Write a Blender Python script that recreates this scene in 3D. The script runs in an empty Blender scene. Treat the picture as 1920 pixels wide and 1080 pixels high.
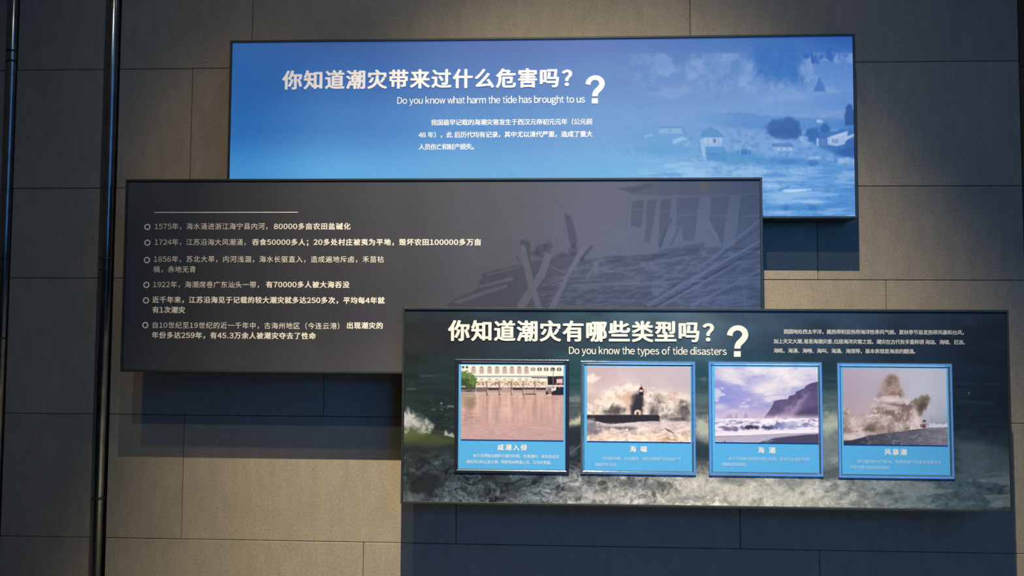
import bpy, bmesh, math, random
import numpy as np
from mathutils import Vector, Matrix

C = bpy.context.scene.collection
SC = bpy.context.scene

# ------------------------------------------------------------------ camera
CAM_D, CAM_H, FPX = 2.5, 1.5, 1450.0
YAW, PITCH, ROLL = 0.043418, 0.048868, 0.005048
def cam_axes():
    cy, sy = math.cos(YAW), math.sin(YAW); cp, sp = math.cos(PITCH), math.sin(PITCH)
    cr, sr = math.cos(ROLL), math.sin(ROLL)
    fwd = np.array([-sy*cp, cy*cp, sp]); right = np.array([cy, sy, 0.0]); up = np.cross(right, fwd)
    return right*cr + up*sr, -right*sr + up*cr, fwd
AX_R, AX_U, AX_F = cam_axes()
cam_data = bpy.data.cameras.new('camera')
cam = bpy.data.objects.new('camera', cam_data); C.objects.link(cam)
cam_data.sensor_width = 36.0; cam_data.lens = FPX/1920*36.0
m = Matrix.Identity(4)
for i in range(3):
    m[i][0] = AX_R[i]; m[i][1] = AX_U[i]; m[i][2] = -AX_F[i]
m[0][3], m[1][3], m[2][3] = 0.0, -CAM_D, CAM_H
cam.matrix_world = m
SC.camera = cam

# ------------------------------------------------------------------ exposure, world, lights
SC.view_settings.view_transform = 'Standard'; SC.view_settings.look = 'None'
SC.view_settings.exposure = 0.0; SC.view_settings.gamma = 1.0
SC.view_settings.use_curve_mapping = False
SC.cycles.max_bounces = 6
world = bpy.data.worlds.new('world'); SC.world = world; world.use_nodes = True
bg = world.node_tree.nodes['Background']
bg.inputs['Color'].default_value = (0.062, 0.056, 0.046, 1); bg.inputs['Strength'].default_value = 0.36

def aim(o, target):
    d = Vector(target) - o.location
    o.rotation_euler = d.to_track_quat('-Z', 'Y').to_euler()
def spot(name, loc, target, watts, color, deg, blend, radius):
    l = bpy.data.lights.new(name, 'SPOT'); l.energy = watts; l.color = color
    l.spot_size = math.radians(deg); l.spot_blend = blend; l.shadow_soft_size = radius
    o = bpy.data.objects.new(name, l); C.objects.link(o); o.location = loc; aim(o, target); return o
spot('ceiling_spot_key', (-0.03, -2.46, 5.5), (0.208, 0.0, -0.576), 2650, (1.0, 0.85, 0.55), 40.7, 1.0, 0.012)
spot('ceiling_spot_second', (-0.45, -3.3, 4.9), (-0.1, 0.0, 1.35), 75, (0.9, 0.95, 0.8), 60, 0.8, 0.03)
spot('ceiling_spot_third', (-1.15, -2.2, 4.6), (-0.93, 0.0, 1.72), 150, (1.0, 0.72, 0.42), 20, 1.0, 0.05)
spot('wall_top_fill', (0.15, -0.95, 4.3), (0.0, 0.0, 2.75), 38, (1.0, 0.86, 0.7), 75, 1.0, 0.06)  # added unseen fill that brightens the top of the wall
spot('blue_spot', (1.1, -4.2, 2.4), (0.30, 0.0, 1.30), 95, (0.02, 0.28, 1.0), 38, 1.0, 0.3)
bl = bpy.data.lights.new('blue_display_glow', 'AREA'); bl.shape = 'RECTANGLE'; bl.size = 2.7; bl.size_y = 6.0
bl.energy = 44; bl.color = (0.055, 0.36, 1.0)
blo = bpy.data.objects.new('blue_display_glow', bl); C.objects.link(blo)
blo.location = (1.85, -4.3, 3.1); aim(blo, (1.2, 0, 3.1))

# ------------------------------------------------------------------ helpers
def on_plane(px, py, depth):
    """point of the plane 'depth' metres in front of the wall that stands at this place of the photograph"""
    v = AX_F + (px-960)/FPX*AX_R - (py-540)/FPX*AX_U
    t = (CAM_D-depth)/v[1]
    return float(v[0]*t), float(CAM_H+v[2]*t)
def to_photo(X, Y, Z):
    dx, dy, dz = X, Y+CAM_D, Z-CAM_H
    w = dx*AX_F[0]+dy*AX_F[1]+dz*AX_F[2]
    return 960+FPX*(dx*AX_R[0]+dy*AX_R[1]+dz*AX_R[2])/w, 540-FPX*(dx*AX_U[0]+dy*AX_U[1]+dz*AX_U[2])/w

def lin(c):
    c = np.asarray(c, dtype=float)/255.0
    return np.where(c <= 0.04045, c/12.92, ((c+0.055)/1.055)**2.4)

def mat(name, color, rough=0.5, metal=0.0, spec=0.5):
    mt = bpy.data.materials.new(name); mt.use_nodes = True
    b = mt.node_tree.nodes['Principled BSDF']
    b.inputs['Base Color'].default_value = (*color, 1); b.inputs['Roughness'].default_value = rough
    b.inputs['Metallic'].default_value = metal; b.inputs['Specular IOR Level'].default_value = spec
    return mt
def add_grain(mt, scale, amount, bump=0.0, bump_scale=None):
    nt = mt.node_tree; b = nt.nodes['Principled BSDF']; col = tuple(b.inputs['Base Color'].default_value)
    tc = nt.nodes.new('ShaderNodeTexCoord'); n = nt.nodes.new('ShaderNodeTexNoise')
    n.inputs['Scale'].default_value = scale; n.inputs['Detail'].default_value = 5
    nt.links.new(tc.outputs['Object'], n.inputs['Vector'])
    mr = nt.nodes.new('ShaderNodeMapRange'); mr.inputs['From Min'].default_value = 0.3; mr.inputs['From Max'].default_value = 0.7
    mr.inputs['To Min'].default_value = 1-amount; mr.inputs['To Max'].default_value = 1+amount
    nt.links.new(n.outputs['Fac'], mr.inputs['Value'])
    vm = nt.nodes.new('ShaderNodeVectorMath'); vm.operation = 'SCALE'; vm.inputs[0].default_value = col[:3]
    nt.links.new(mr.outputs['Result'], vm.inputs['Scale']); nt.links.new(vm.outputs[0], b.inputs['Base Color'])
    if bump:
        bp = nt.nodes.new('ShaderNodeBump'); bp.inputs['Strength'].default_value = bump; bp.inputs['Distance'].default_value = 0.002
        nt.links.new(n.outputs['Fac'], bp.inputs['Height']); nt.links.new(bp.outputs['Normal'], b.inputs['Normal'])
    return mt

def link(name, me, m, parent=None):
    o = bpy.data.objects.new(name, me); C.objects.link(o)
    if m: me.materials.append(m)
    if parent: o.parent = parent
    return o
def from_bm(name, bm, m, parent=None):
    me = bpy.data.meshes.new(name); bm.normal_update(); bm.to_mesh(me); bm.free()
    return link(name, me, m, parent)
def from_data(name, v, f, m, parent=None):
    me = bpy.data.meshes.new(name); me.from_pydata(v, [], f); me.update()
    return link(name, me, m, parent)
def box_bm(x0, x1, y0, y1, z0, z1, bevel=0.0):
    bm = bmesh.new(); bmesh.ops.create_cube(bm, size=1.0)
    for v in bm.verts:
        v.co = Vector((x0+(v.co.x+.5)*(x1-x0), y0+(v.co.y+.5)*(y1-y0), z0+(v.co.z+.5)*(z1-z0)))
    if bevel: bmesh.ops.bevel(bm, geom=bm.edges[:], offset=bevel, segments=1, affect='EDGES')
    return bm
def thing(name, label, cat, loc, group=None):
    o = bpy.data.objects.new(name, None); C.objects.link(o); o.location = loc
    o.empty_display_size = 0.1; o['label'] = label; o['category'] = cat
    if group: o['group'] = group
    return o
def structure(o):
    o['kind'] = 'structure'; return o

# ------------------------------------------------------------------ setting: stone wall
M_mortar = add_grain(mat('joint_backing', (0.05, 0.045, 0.04), 0.9), 40, .2)
def stone(name, tint):
    mt = mat(name, tint, 0.85, 0, 0.25)
    nt = mt.node_tree; b = nt.nodes['Principled BSDF']
    tc = nt.nodes.new('ShaderNodeTexCoord'); geo = nt.nodes.new('ShaderNodeNewGeometry')
    big = nt.nodes.new('ShaderNodeTexNoise'); big.inputs['Scale'].default_value = 2.3; big.inputs['Detail'].default_value = 4
    fine = nt.nodes.new('ShaderNodeTexNoise'); fine.inputs['Scale'].default_value = 150; fine.inputs['Detail'].default_value = 4; fine.inputs['Roughness'].default_value = .7
    streak = nt.nodes.new('ShaderNodeTexNoise'); streak.inputs['Scale'].default_value = 30; streak.inputs['Detail'].default_value = 4
    mp = nt.nodes.new('ShaderNodeMapping'); mp.inputs['Scale'].default_value = (1.0, 1.0, .35)
    for n in (big, fine): nt.links.new(geo.outputs['Position'], n.inputs['Vector'])
    nt.links.new(geo.outputs['Position'], mp.inputs['Vector']); nt.links.new(mp.outputs['Vector'], streak.inputs['Vector'])
    def rng(src, lo, hi):
        r = nt.nodes.new('ShaderNodeMapRange'); r.inputs['From Min'].default_value = .3; r.inputs['From Max'].default_value = .7
        r.inputs['To Min'].default_value = lo; r.inputs['To Max'].default_value = hi; nt.links.new(src.outputs['Fac'], r.inputs['Value']); return r.outputs[0]
    def mul(a, b_):
        r = nt.nodes.new('ShaderNodeMath'); r.operation = 'MULTIPLY'; nt.links.new(a, r.inputs[0]); nt.links.new(b_, r.inputs[1]); return r.outputs[0]
    oi = nt.nodes.new('ShaderNodeObjectInfo'); rr = nt.nodes.new('ShaderNodeMapRange')
    rr.inputs['To Min'].default_value = .94; rr.inputs['To Max'].default_value = 1.06; nt.links.new(oi.outputs['Random'], rr.inputs['Value'])
    f = mul(mul(mul(rng(big, .93, 1.07), rng(fine, .80, 1.2)), rng(streak, .93, 1.07)), rr.outputs[0])
    vm = nt.nodes.new('ShaderNodeVectorMath'); vm.operation = 'SCALE'; vm.inputs[0].default_value = tint
    nt.links.new(f, vm.inputs['Scale']); nt.links.new(vm.outputs[0], b.inputs['Base Color'])
    bp = nt.nodes.new('ShaderNodeBump'); bp.inputs['Strength'].default_value = .35; bp.inputs['Distance'].default_value = .0015
    nt.links.new(fine.outputs['Fac'], bp.inputs['Height']); nt.links.new(bp.outputs['Normal'], b.inputs['Normal'])
    return mt
M_stone = stone('sandy_stone', (0.30, 0.262, 0.205))
WALL_TOP = 4.4
wall = structure(from_bm('wall_back', box_bm(-4.5, 4.5, 0.075, 0.2, 0, WALL_TOP), M_mortar))
ROWS = [0.0, 0.352, 0.8025, 1.203, 1.651, 1.9516, 2.3542, 2.80, 3.2, 3.65, 4.05, 4.4]
# vertical joints of each course between the pipe chase and the chase at the far end
COLS = {1: [-.5824, .860], 2: [-1.1805, -.284, .6152], 3: [-.72, .18, 1.08], 4: [-.93, -.03, .8671], 5: [-1.1821, -.283, .62],
        6: [-.9827, .4688], 0: [-1.18, -.284, .615], 7: [-.6, .86], 8: [-1.1, -.2, .7], 9: [-.98, .47], 10: [-.6, .3]}
GAP = 0.0019
CH = [(-1.829, -1.787), (-1.4865, -1.4325), (1.5095, 1.556)]   # the chases (slots) in the stone
def tile(x0, x1, z0, z1, k):
    g = GAP/2; rnd = random.Random(k)
    y = rnd.uniform(-.0006, .0006)
    o = from_bm('stone_tile', box_bm(x0+g, x1-g, y, .078, z0+g, z1-g, .0012), M_stone, wall)
k = 0
for r in range(len(ROWS)-1):
    z0, z1 = ROWS[r], ROWS[r+1]
    spans = [(-4.5, -3.2), (-3.2, -2.5), (-2.5, CH[0][0]), (CH[0][1], CH[1][0])]
    xs = [CH[1][1]] + COLS[r] + [CH[2][0]]
    spans += list(zip(xs[:-1], xs[1:])) + [(CH[2][1], 2.6), (2.6, 3.6), (3.6, 4.5)]
    for a, b_ in spans:
        tile(a, b_, z0, z1, k); k += 1
M_floor = add_grain(mat('dark_floor', (0.06, 0.06, 0.065), 0.35), 6, .15)
structure(from_bm('floor', box_bm(-4.5, 4.5, -6.0, 0.2, -0.1, 0.0), M_floor))

# ------------------------------------------------------------------ steel pipes in the chases
M_steel = add_grain(mat('brushed_steel', (0.30, 0.31, 0.32), 0.20, 0.95), 25, .2)
M_collar = mat('dark_collar', (0.05, 0.055, 0.06), 0.45, 0.6)
def cyl_bm(r, z0, z1, n=48):
    bm = bmesh.new(); bmesh.ops.create_cone(bm, cap_ends=True, segments=n, radius1=r, radius2=r, depth=z1-z0)
    for v in bm.verts: v.co.z += (z0+z1)/2
    for f in bm.faces: f.smooth = len(f.verts) == 4
    return bm
def pipe(x, label, collars, r):
    t = thing('steel_pipe', label, 'pipe', (x, 0.006, 0), 'steel pipes standing in the slots of the stone wall')
    from_bm('pipe', cyl_bm(r, 0.0, WALL_TOP), M_steel, t)
    for z in collars: from_bm('collar', cyl_bm(r+.0012, z-.003, z+.003), M_collar, t)
    for z in (0.35, 2.62, 3.9): from_bm('bracket', box_bm(-.019, .019, 0, .07, z-.02, z+.02, .002), M_collar, t)
pipe(-1.459, 'thick steel pipe nearer to the panels, with a bright blue sheen', (1.716, 1.681, 0.93, 3.3), .0215)
pipe(-1.808, 'dim steel pipe farthest from the panels, at the very edge of the stone wall', (2.42, 2.385, 1.716, 1.681, 1.45), .0185)

# ------------------------------------------------------------------ painting helpers (flat prints)
def hash_grid(n, m_, seed):
    return np.random.RandomState(seed).rand(n, m_)
def vnoise(x, y, seed):
    g = hash_grid(256, 256, seed)
    xi = np.floor(x).astype(int); yi = np.floor(y).astype(int); fx = x-xi; fy = y-yi
    fx = fx*fx*(3-2*fx); fy = fy*fy*(3-2*fy)
    a = g[yi % 256, xi % 256]; b = g[yi % 256, (xi+1) % 256]; c = g[(yi+1) % 256, xi % 256]; d = g[(yi+1) % 256, (xi+1) % 256]
    return (a*(1-fx)+b*fx)*(1-fy)+(c*(1-fx)+d*fx)*fy
def fbm(x, y, s, seed, octv=5, gain=.55, sy=None):
    sy = sy or s; t = 0; a = 1; n = 0
    for i in range(octv):
        t = t+a*vnoise(x/s*2**i+17*i, y/sy*2**i+31*i, seed+i); n += a; a *= gain
    return t/n
def ridged(x, y, s, seed, octv=5, gain=.6, sy=None):
    sy = sy or s; t = 0; a = 1; n = 0
    for i in range(octv):
        t = t+a*(1-np.abs(2*vnoise(x/s*2**i+13*i, y/sy*2**i+7*i, seed+i)-1)); n += a; a *= gain
    return t/n
def ss(a, b, x):
    t = np.clip((x-a)/(b-a), 0, 1); return t*t*(3-2*t)
def grid_color(x, y, xs, ys, cols):
    cols = np.array(cols, float); ix = np.clip(np.searchsorted(xs, x)-1, 0, len(xs)-2); iy = np.clip(np.searchsorted(ys, y)-1, 0, len(ys)-2)
    xs = np.array(xs, float); ys = np.array(ys, float)
    fx = np.clip((x-xs[ix])/(xs[ix+1]-xs[ix]), 0, 1); fy = np.clip((y-ys[iy])/(ys[iy+1]-ys[iy]), 0, 1)
    fx = (fx*fx*(3-2*fx))[..., None]; fy = (fy*fy*(3-2*fy))[..., None]
    return (cols[iy, ix]*(1-fx)+cols[iy, ix+1]*fx)*(1-fy)+(cols[iy+1, ix]*(1-fx)+cols[iy+1, ix+1]*fx)*fy
class Paint:
    """canvas in 0..255 display colours; x, y are the drawing coordinates of every texel"""
    def __init__(s, x, y, img): s.x, s.y, s.img = x, y, img
    def mix(s, mask, col):
        mask = np.clip(mask, 0, 1)[..., None]; s.img = s.img*(1-mask)+np.asarray(col, float)*mask
    def mul(s, mask, f):
        mask = np.clip(mask, 0, 1)[..., None]; s.img = s.img*(1-mask*(1-np.asarray(f, float)))
    def poly(s, pts, soft=1.0, wob=None):
        x, y = s.x, s.y
        if wob is not None: x = x+wob; y = y+wob*.7
        d = np.full(x.shape, 1e9); ins = np.zeros(x.shape, bool); n = len(pts)
        for i in range(n):
            (ax, ay), (bx, by) = pts[i], pts[(i+1) % n]
            ex, ey = bx-ax, by-ay; L = ex*ex+ey*ey+1e-9
            t = np.clip(((x-ax)*ex+(y-ay)*ey)/L, 0, 1)
            d = np.minimum(d, (x-ax-t*ex)**2+(y-ay-t*ey)**2)
            c = (ay > y) != (by > y)
            with np.errstate(divide='ignore', invalid='ignore'):
                ins ^= c & (x < (bx-ax)*(y-ay)/((by-ay) if by != ay else 1e-9)+ax)
        sd = np.sqrt(d)*np.where(ins, -1, 1)
        return np.clip(.5-sd/(soft*2), 0, 1)
    def seg(s, a, b, w, soft=.8, w2=None):
        ex, ey = b[0]-a[0], b[1]-a[1]; t = np.clip(((s.x-a[0])*ex+(s.y-a[1])*ey)/(ex*ex+ey*ey+1e-9), 0, 1)
        d = np.hypot(s.x-a[0]-t*ex, s.y-a[1]-t*ey); ww = w if w2 is None else w+(w2-w)*t
        return np.clip((ww/2-d)/soft+.5, 0, 1)
    def rect(s, x0, x1, y0, y1, soft=.8):
        return np.clip((s.x-x0)/soft+.5, 0, 1)*np.clip((x1-s.x)/soft+.5, 0, 1)*np.clip((s.y-y0)/soft+.5, 0, 1)*np.clip((y1-s.y)/soft+.5, 0, 1)
    def blob(s, cx, cy, rx, ry, soft=.3, noise=None, amp=.5, ang=0):
        dx, dy = s.x-cx, s.y-cy
        if ang: c_, s_ = math.cos(ang), math.sin(ang); dx, dy = dx*c_+dy*s_, -dx*s_+dy*c_
        r = np.sqrt((dx/rx)**2+(dy/ry)**2)
        if noise is not None: r = r+(noise-.5)*2*amp
        return 1-ss(1-soft, 1+soft, r)

# inverse of the light on each sheet, baked into its colours against falloff
LIGHT_FIT = {
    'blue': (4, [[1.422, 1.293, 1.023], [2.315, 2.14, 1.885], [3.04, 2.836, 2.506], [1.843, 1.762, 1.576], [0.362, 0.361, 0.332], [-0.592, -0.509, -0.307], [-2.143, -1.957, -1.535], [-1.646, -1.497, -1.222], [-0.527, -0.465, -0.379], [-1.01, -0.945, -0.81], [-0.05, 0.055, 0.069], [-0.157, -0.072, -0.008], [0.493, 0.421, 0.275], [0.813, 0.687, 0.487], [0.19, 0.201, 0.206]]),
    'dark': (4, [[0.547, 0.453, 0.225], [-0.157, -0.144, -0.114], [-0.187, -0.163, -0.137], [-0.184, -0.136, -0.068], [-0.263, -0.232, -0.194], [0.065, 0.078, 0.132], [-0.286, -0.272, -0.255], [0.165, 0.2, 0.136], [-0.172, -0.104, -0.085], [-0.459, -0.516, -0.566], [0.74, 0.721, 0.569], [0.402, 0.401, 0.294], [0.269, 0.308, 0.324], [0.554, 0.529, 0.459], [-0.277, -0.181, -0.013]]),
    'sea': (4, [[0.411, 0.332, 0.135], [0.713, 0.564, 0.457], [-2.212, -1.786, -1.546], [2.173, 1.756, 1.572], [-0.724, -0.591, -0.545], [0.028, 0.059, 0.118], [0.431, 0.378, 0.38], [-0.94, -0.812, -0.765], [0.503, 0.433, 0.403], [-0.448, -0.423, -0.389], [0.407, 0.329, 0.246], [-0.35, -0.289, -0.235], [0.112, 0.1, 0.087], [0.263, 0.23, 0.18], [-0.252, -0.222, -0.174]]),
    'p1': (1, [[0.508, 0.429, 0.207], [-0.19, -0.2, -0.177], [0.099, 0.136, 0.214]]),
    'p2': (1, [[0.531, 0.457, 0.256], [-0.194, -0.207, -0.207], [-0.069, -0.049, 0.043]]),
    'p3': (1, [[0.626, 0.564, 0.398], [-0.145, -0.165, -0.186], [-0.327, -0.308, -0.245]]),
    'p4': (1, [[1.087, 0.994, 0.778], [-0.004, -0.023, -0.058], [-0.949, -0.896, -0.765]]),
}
def inverse_light(name):
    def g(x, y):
        n, c = LIGHT_FIT[name]; X = (x-1000)/600; Y = (y-500)/300
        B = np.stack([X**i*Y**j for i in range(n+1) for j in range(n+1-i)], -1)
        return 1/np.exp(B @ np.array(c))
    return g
GAIN = {k_: inverse_light(k_) for k_ in LIGHT_FIT}

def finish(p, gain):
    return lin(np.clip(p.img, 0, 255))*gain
def grain(p, amt, seed, s=2.2):
    return (1+amt*(fbm(p.x, p.y, s, seed, 2)-.5))[..., None]

def paint_blue(x, y):
    xs = [430, 650, 900, 1150, 1350, 1480, 1605]; ys = [68, 150, 230, 330, 408]
    c = [[(40, 88, 150), (60, 98, 160), (74, 108, 172), (84, 118, 186), (72, 118, 186), (58, 108, 182), (44, 92, 170)],
         [(34, 92, 160), (58, 108, 176), (80, 122, 186), (98, 140, 200), (104, 146, 204), (106, 146, 208), (98, 140, 206)],
         [(38, 104, 174), (66, 125, 190), (88, 146, 206), (112, 160, 214), (118, 158, 212), (112, 155, 212), (92, 142, 208)],
         [(64, 142, 206), (92, 166, 220), (106, 174, 226), (112, 180, 228), (130, 178, 224), (118, 168, 222), (88, 148, 214)],
         [(70, 150, 210), (95, 170, 222), (106, 176, 226), (110, 180, 228), (110, 172, 226), (100, 162, 224), (82, 146, 214)]]
    p = Paint(x, y, grid_color(x, y, xs, ys, c))
    n = fbm(x, y, 26, 3, 6); n2 = fbm(x, y, 60, 11, 5, sy=14); nf = fbm(x, y, 7, 21, 4)
    R = ss(1140, 1260, x)
    deep = (48, 108, 184); pale = (138, 168, 218)
    # mountain snow and forest band upside the picture
    p.mix(R*ss(96, 104, y)*(1-ss(150, 190, y))*ss(.42, .62, n+.1*n2)*.65, pale)
    for cx, cy, rx, ry, a in ((1330, 112, 12, 38, .5), (1345, 142, 10, 30, .4), (1365, 132, 9, 22, .4), (1392, 120, 14, 18, .35), (1430, 115, 18, 30, .75), (1455, 112, 20, 26, .8), (1478, 108, 16, 26, .8), (1500, 106, 14, 16, .8),
                              (1450, 140, 16, 18, .6), (1480, 145, 18, 18, .7), (1496, 150, 14, 14, .6), (1275, 125, 12, 18, .25), (1250, 118, 22, 16, .18), (1460, 125, 44, 30, .45)):
        p.mix(a*.85*p.blob(cx, cy, rx, ry, .7, .5*nf+.5*fbm(x, y, 18, 61, 4, sy=40), .9), deep if cx > 1400 else (74, 124, 192))
    p.mix(.85*p.seg((1521, 96), (1524, 118), 5, 1.5), (46, 100, 182)); p.mix(.8*p.blob(1527, 112, 12, 7, .5, nf, 1.4), (46, 100, 182)); p.mix(.8*p.blob(1514, 104, 7, 10, .5, nf, 1.4), (46, 100, 182))
    p.mix(.8*p.blob(1553, 104, 13, 11, .5, nf, 1.4), (52, 104, 184)); p.mix(.6*p.blob(1556, 100, 4, 15, .4, nf, .8), (46, 98, 180))
    # clouds in the middle band
    p.mix(R*.45*ss(150, 175, y)*(1-ss(215, 240, y))*ss(.42, .7, n2), pale)
    p.mix(.75*p.poly([(1536, 143), (1546, 165), (1547, 172), (1525, 172), (1526, 164)], 1.6, (nf-.5)*7), (54, 110, 186))
    p.mix(.4*p.blob(1562, 135, 50, 14, .6, n, .5), (84, 134, 200))
    # distant hill line
    p.mix(.5*ss(1270, 1400, x)*p.poly([(1280, 214), (1370, 212), (1415, 214), (1480, 219), (1560, 222), (1606, 226), (1606, 250), (1450, 246), (1380, 240), (1300, 228)], 3, (nf-.5)*14), (62, 126, 196))
    p.mix(.4*p.blob(1320, 222, 50, 10, .6, nf, .9), (100, 158, 214)); p.mix(.5*p.blob(1250, 262, 80, 24, .7, nf, .9), (96, 158, 212))
    p.mix(ss(1200, 1350, x)*ss(230, 250, y)*.35*ss(.45, .7, nf), (64, 122, 194))
    p.mix(ss(1240, 1400, x)*ss(236, 256, y)*(1-ss(300, 330, y))*.55*ss(.48, .66, n), (142, 178, 226))
    # dark tall tree at the edge, round trees
    p.mix(.85*p.poly([(1583, 212), (1590, 194), (1596, 196), (1602, 210), (1606, 235), (1584, 236)], 1.5, (nf-.5)*6), (40, 84, 148))
    for cx, cy, rx, ry in ((1455, 240, 20, 15), (1480, 236, 18, 17), (1470, 250, 26, 12), (1490, 248, 12, 14)):
        p.mix(.85*p.blob(cx, cy, rx, ry, .22, nf, .35), (50, 98, 162))
    for cx, cy, rx, ry in ((1526, 248, 12, 9), (1547, 242, 10, 9), (1520, 256, 12, 8)):
        p.mix(.8*p.blob(cx, cy, rx, ry, .3, nf, .5), (46, 94, 166))
    # far houses on the right
    p.mix(.75*p.poly([(1500, 252), (1540, 248), (1606, 240), (1606, 300), (1570, 292), (1530, 272)], 3, (nf-.5)*8), (52, 106, 180))
    w = (160, 188, 230)
    p.mix(.95*p.poly([(1551, 258), (1575, 252), (1590, 247), (1589, 256), (1586, 270), (1568, 274), (1552, 271)], .8), w)
    p.mix(.9*p.poly([(1556, 256), (1578, 249), (1590, 245), (1581, 254), (1566, 259)], .8), (178, 200, 236)); p.mix(.9*p.poly([(1584, 257), (1604, 250), (1604, 254), (1586, 263)], .8), (176, 198, 234))
    for u in (1562, 1566, 1570): p.mix(.8*p.rect(u-.9, u+.9, 261, 268), (50, 92, 160))
    p.mix(.9*p.rect(1531, 1535, 258, 274), w); p.mix(.7*p.rect(1536, 1548, 259, 273), (92, 134, 196)); p.mix(.8*p.poly([(1529, 259), (1540, 254), (1551, 260)], .8), (58, 104, 174))
    p.mix(.8*p.poly([(1584, 266), (1606, 258), (1606, 282), (1586, 280)], 1), (56, 102, 172)); p.mix(.6*p.blob(1590, 285, 22, 7, .3, nf, .6), (44, 88, 156))
    p.mix(.8*p.blob(1536, 228, 6, 3, .4, nf, .7), (176, 200, 234)); p.mix(.5*p.rect(1556, 1572, 243, 246), (140, 172, 220))
    # half-drowned low white building
    p.mix(.8*p.poly([(1446, 269), (1484, 268), (1490, 276), (1450, 276)], 1), (76, 124, 190)); p.mix(.8*p.rect(1452, 1486, 276, 283), (158, 188, 230))
    for u in (1455, 1465, 1476): p.mix(.7*p.rect(u-1, u+1, 277, 283), (90, 136, 198))
    p.mix(.6*p.blob(1508, 259, 10, 4, .4, nf, .6), (150, 182, 228))
    # main house with the pyramid roof
    roof = (84, 142, 198)
    p.mix(.9*p.poly([(1331, 237), (1347, 245), (1359, 257), (1337, 258), (1311, 257), (1318, 246)], .9), roof)
    p.mix(.9*p.poly([(1318, 258), (1355, 258), (1354, 274), (1322, 275)], .8), (166, 192, 228))
    p.mix(.9*p.rect(1337, 1342.5, 260, 268), (78, 124, 184))
    for u in (1319, 1327, 1347, 1353): p.mix(.6*p.rect(u-.6, u+.6, 258, 274), (96, 146, 202))
    p.mix(.6*p.seg((1346, 266), (1354, 272), 1.2), (96, 146, 202)); p.mix(.5*p.rect(1318, 1355, 271, 272.5), (96, 146, 202))
    p.mix(.85*p.poly([(1312, 262), (1321, 260), (1323, 295), (1318, 293), (1315, 280)], 1), (150, 192, 232)); p.mix(.7*p.rect(1309, 1312, 258, 288), (92, 150, 206))
    p.mix(.85*p.poly([(1323, 275), (1358, 275), (1363, 286), (1324, 283)], 1), (80, 146, 204)); p.mix(.9*p.poly([(1324, 283), (1363, 286), (1362, 303), (1325, 300)], 1), (76, 142, 202))
    p.mix(.6*p.rect(1350, 1361, 290, 301), (120, 170, 216)); p.mix(.6*p.rect(1352, 1359, 292, 300), (70, 130, 190)); p.mix(.6*p.rect(1331, 1348, 288, 291), (64, 126, 190))
    # left house
    p.mix(.85*p.poly([(1233, 238), (1280, 237), (1284, 241), (1236, 242)], .8), (92, 146, 200)); p.mix(.85*p.poly([(1236, 241), (1280, 240), (1283, 250), (1234, 250)], .8), (140, 180, 224))
    p.mix(.7*p.poly([(1279, 238), (1290, 252), (1287, 256), (1278, 246)], .8), (92, 146, 200)); p.mix(.7*p.poly([(1226, 250), (1290, 251), (1282, 262), (1228, 262)], 1.2), (104, 162, 214))
    p.mix(.9*p.poly([(1260, 266), (1266, 260), (1280, 256), (1291, 262), (1280, 263), (1264, 271)], .8), (150, 190, 230)); p.mix(.8*p.poly([(1266, 270), (1282, 263), (1294, 263), (1286, 274), (1262, 275)], 1), (108, 166, 216))
    p.mix(.6*p.seg((1284, 275), (1292, 268), 3, 1), (152, 192, 230)); p.mix(.7*p.seg((1209, 256), (1222, 253), 4, 1.5), (140, 188, 230)); p.mix(.5*p.rect(1254, 1258, 243, 247), (88, 140, 196))
    # banks of flooded hedges
    p.mix(.55*p.blob(1250, 282, 60, 9, .5, nf, .7), (88, 158, 212)); p.mix(.75*p.blob(1385, 296, 42, 13, .4, nf, .5), (72, 140, 200)); p.mix(.8*p.rect(1390, 1402, 280, 290, 2), (58, 112, 178)); p.mix(.8*p.rect(1404, 1408, 282, 290, 1), (58, 112, 178)); p.mix(.7*p.rect(1381, 1385, 283, 289, 1), (70, 126, 190))
    p.mix(.7*p.poly([(1410, 296), (1470, 293), (1506, 296), (1530, 303), (1575, 302), (1560, 311), (1480, 311), (1420, 310)], 4, (nf-.5)*10), (70, 134, 198))
    p.mix(.6*p.blob(1525, 306, 10, 5, .5, nf, .6), (50, 106, 178)); p.mix(.6*p.blob(1478, 303, 20, 5, .5, nf, .6), (58, 118, 188))
    p.mix(.8*p.blob(1585, 301, 18, 5, .4, nf, .7), (158, 194, 234)); p.mix(.6*p.blob(1526, 295, 12, 3, .4, nf, .8), (158, 194, 234))
    # flood water, streaked
    wv = fbm(x+.6*y, y, 50, 41, 5, sy=7); R2 = ss(1150, 1320, x)
    p.mix(R2*ss(300, 318, y)*.7*ss(.5, .68, wv), (146, 186, 232)); p.mix(R2*ss(306, 330, y)*.6*ss(.46, .30, wv), (62, 134, 206))
    p.mix(ss(1170, 1230, x)*(1-ss(1300, 1400, x))*ss(296, 306, y)*.5*ss(.52, .66, wv), (150, 200, 236))
    for a, b_, wd, cc in (((1432, 342), (1540, 341), 2.5, (88, 146, 212)), ((1440, 349), (1462, 349), 1.5, (190, 216, 242)), ((1470, 358), (1510, 356), 3, (196, 218, 244)), ((1480, 360), (1520, 355), 2, (190, 214, 242)), ((1462, 356), (1480, 350), 3, (76, 136, 204))):
        p.mix(.85*p.seg(a, b_, wd, 1.5), cc)
    p.mix(.65*p.poly([(1432, 384), (1500, 382), (1560, 384), (1572, 390), (1540, 394), (1432, 392)], 3, (nf-.5)*8), (68, 136, 200))
    for cx in (1474, 1524): p.mix(.6*p.blob(cx, 390, 7, 5, .5, nf, .6), (46, 104, 176))
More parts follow.
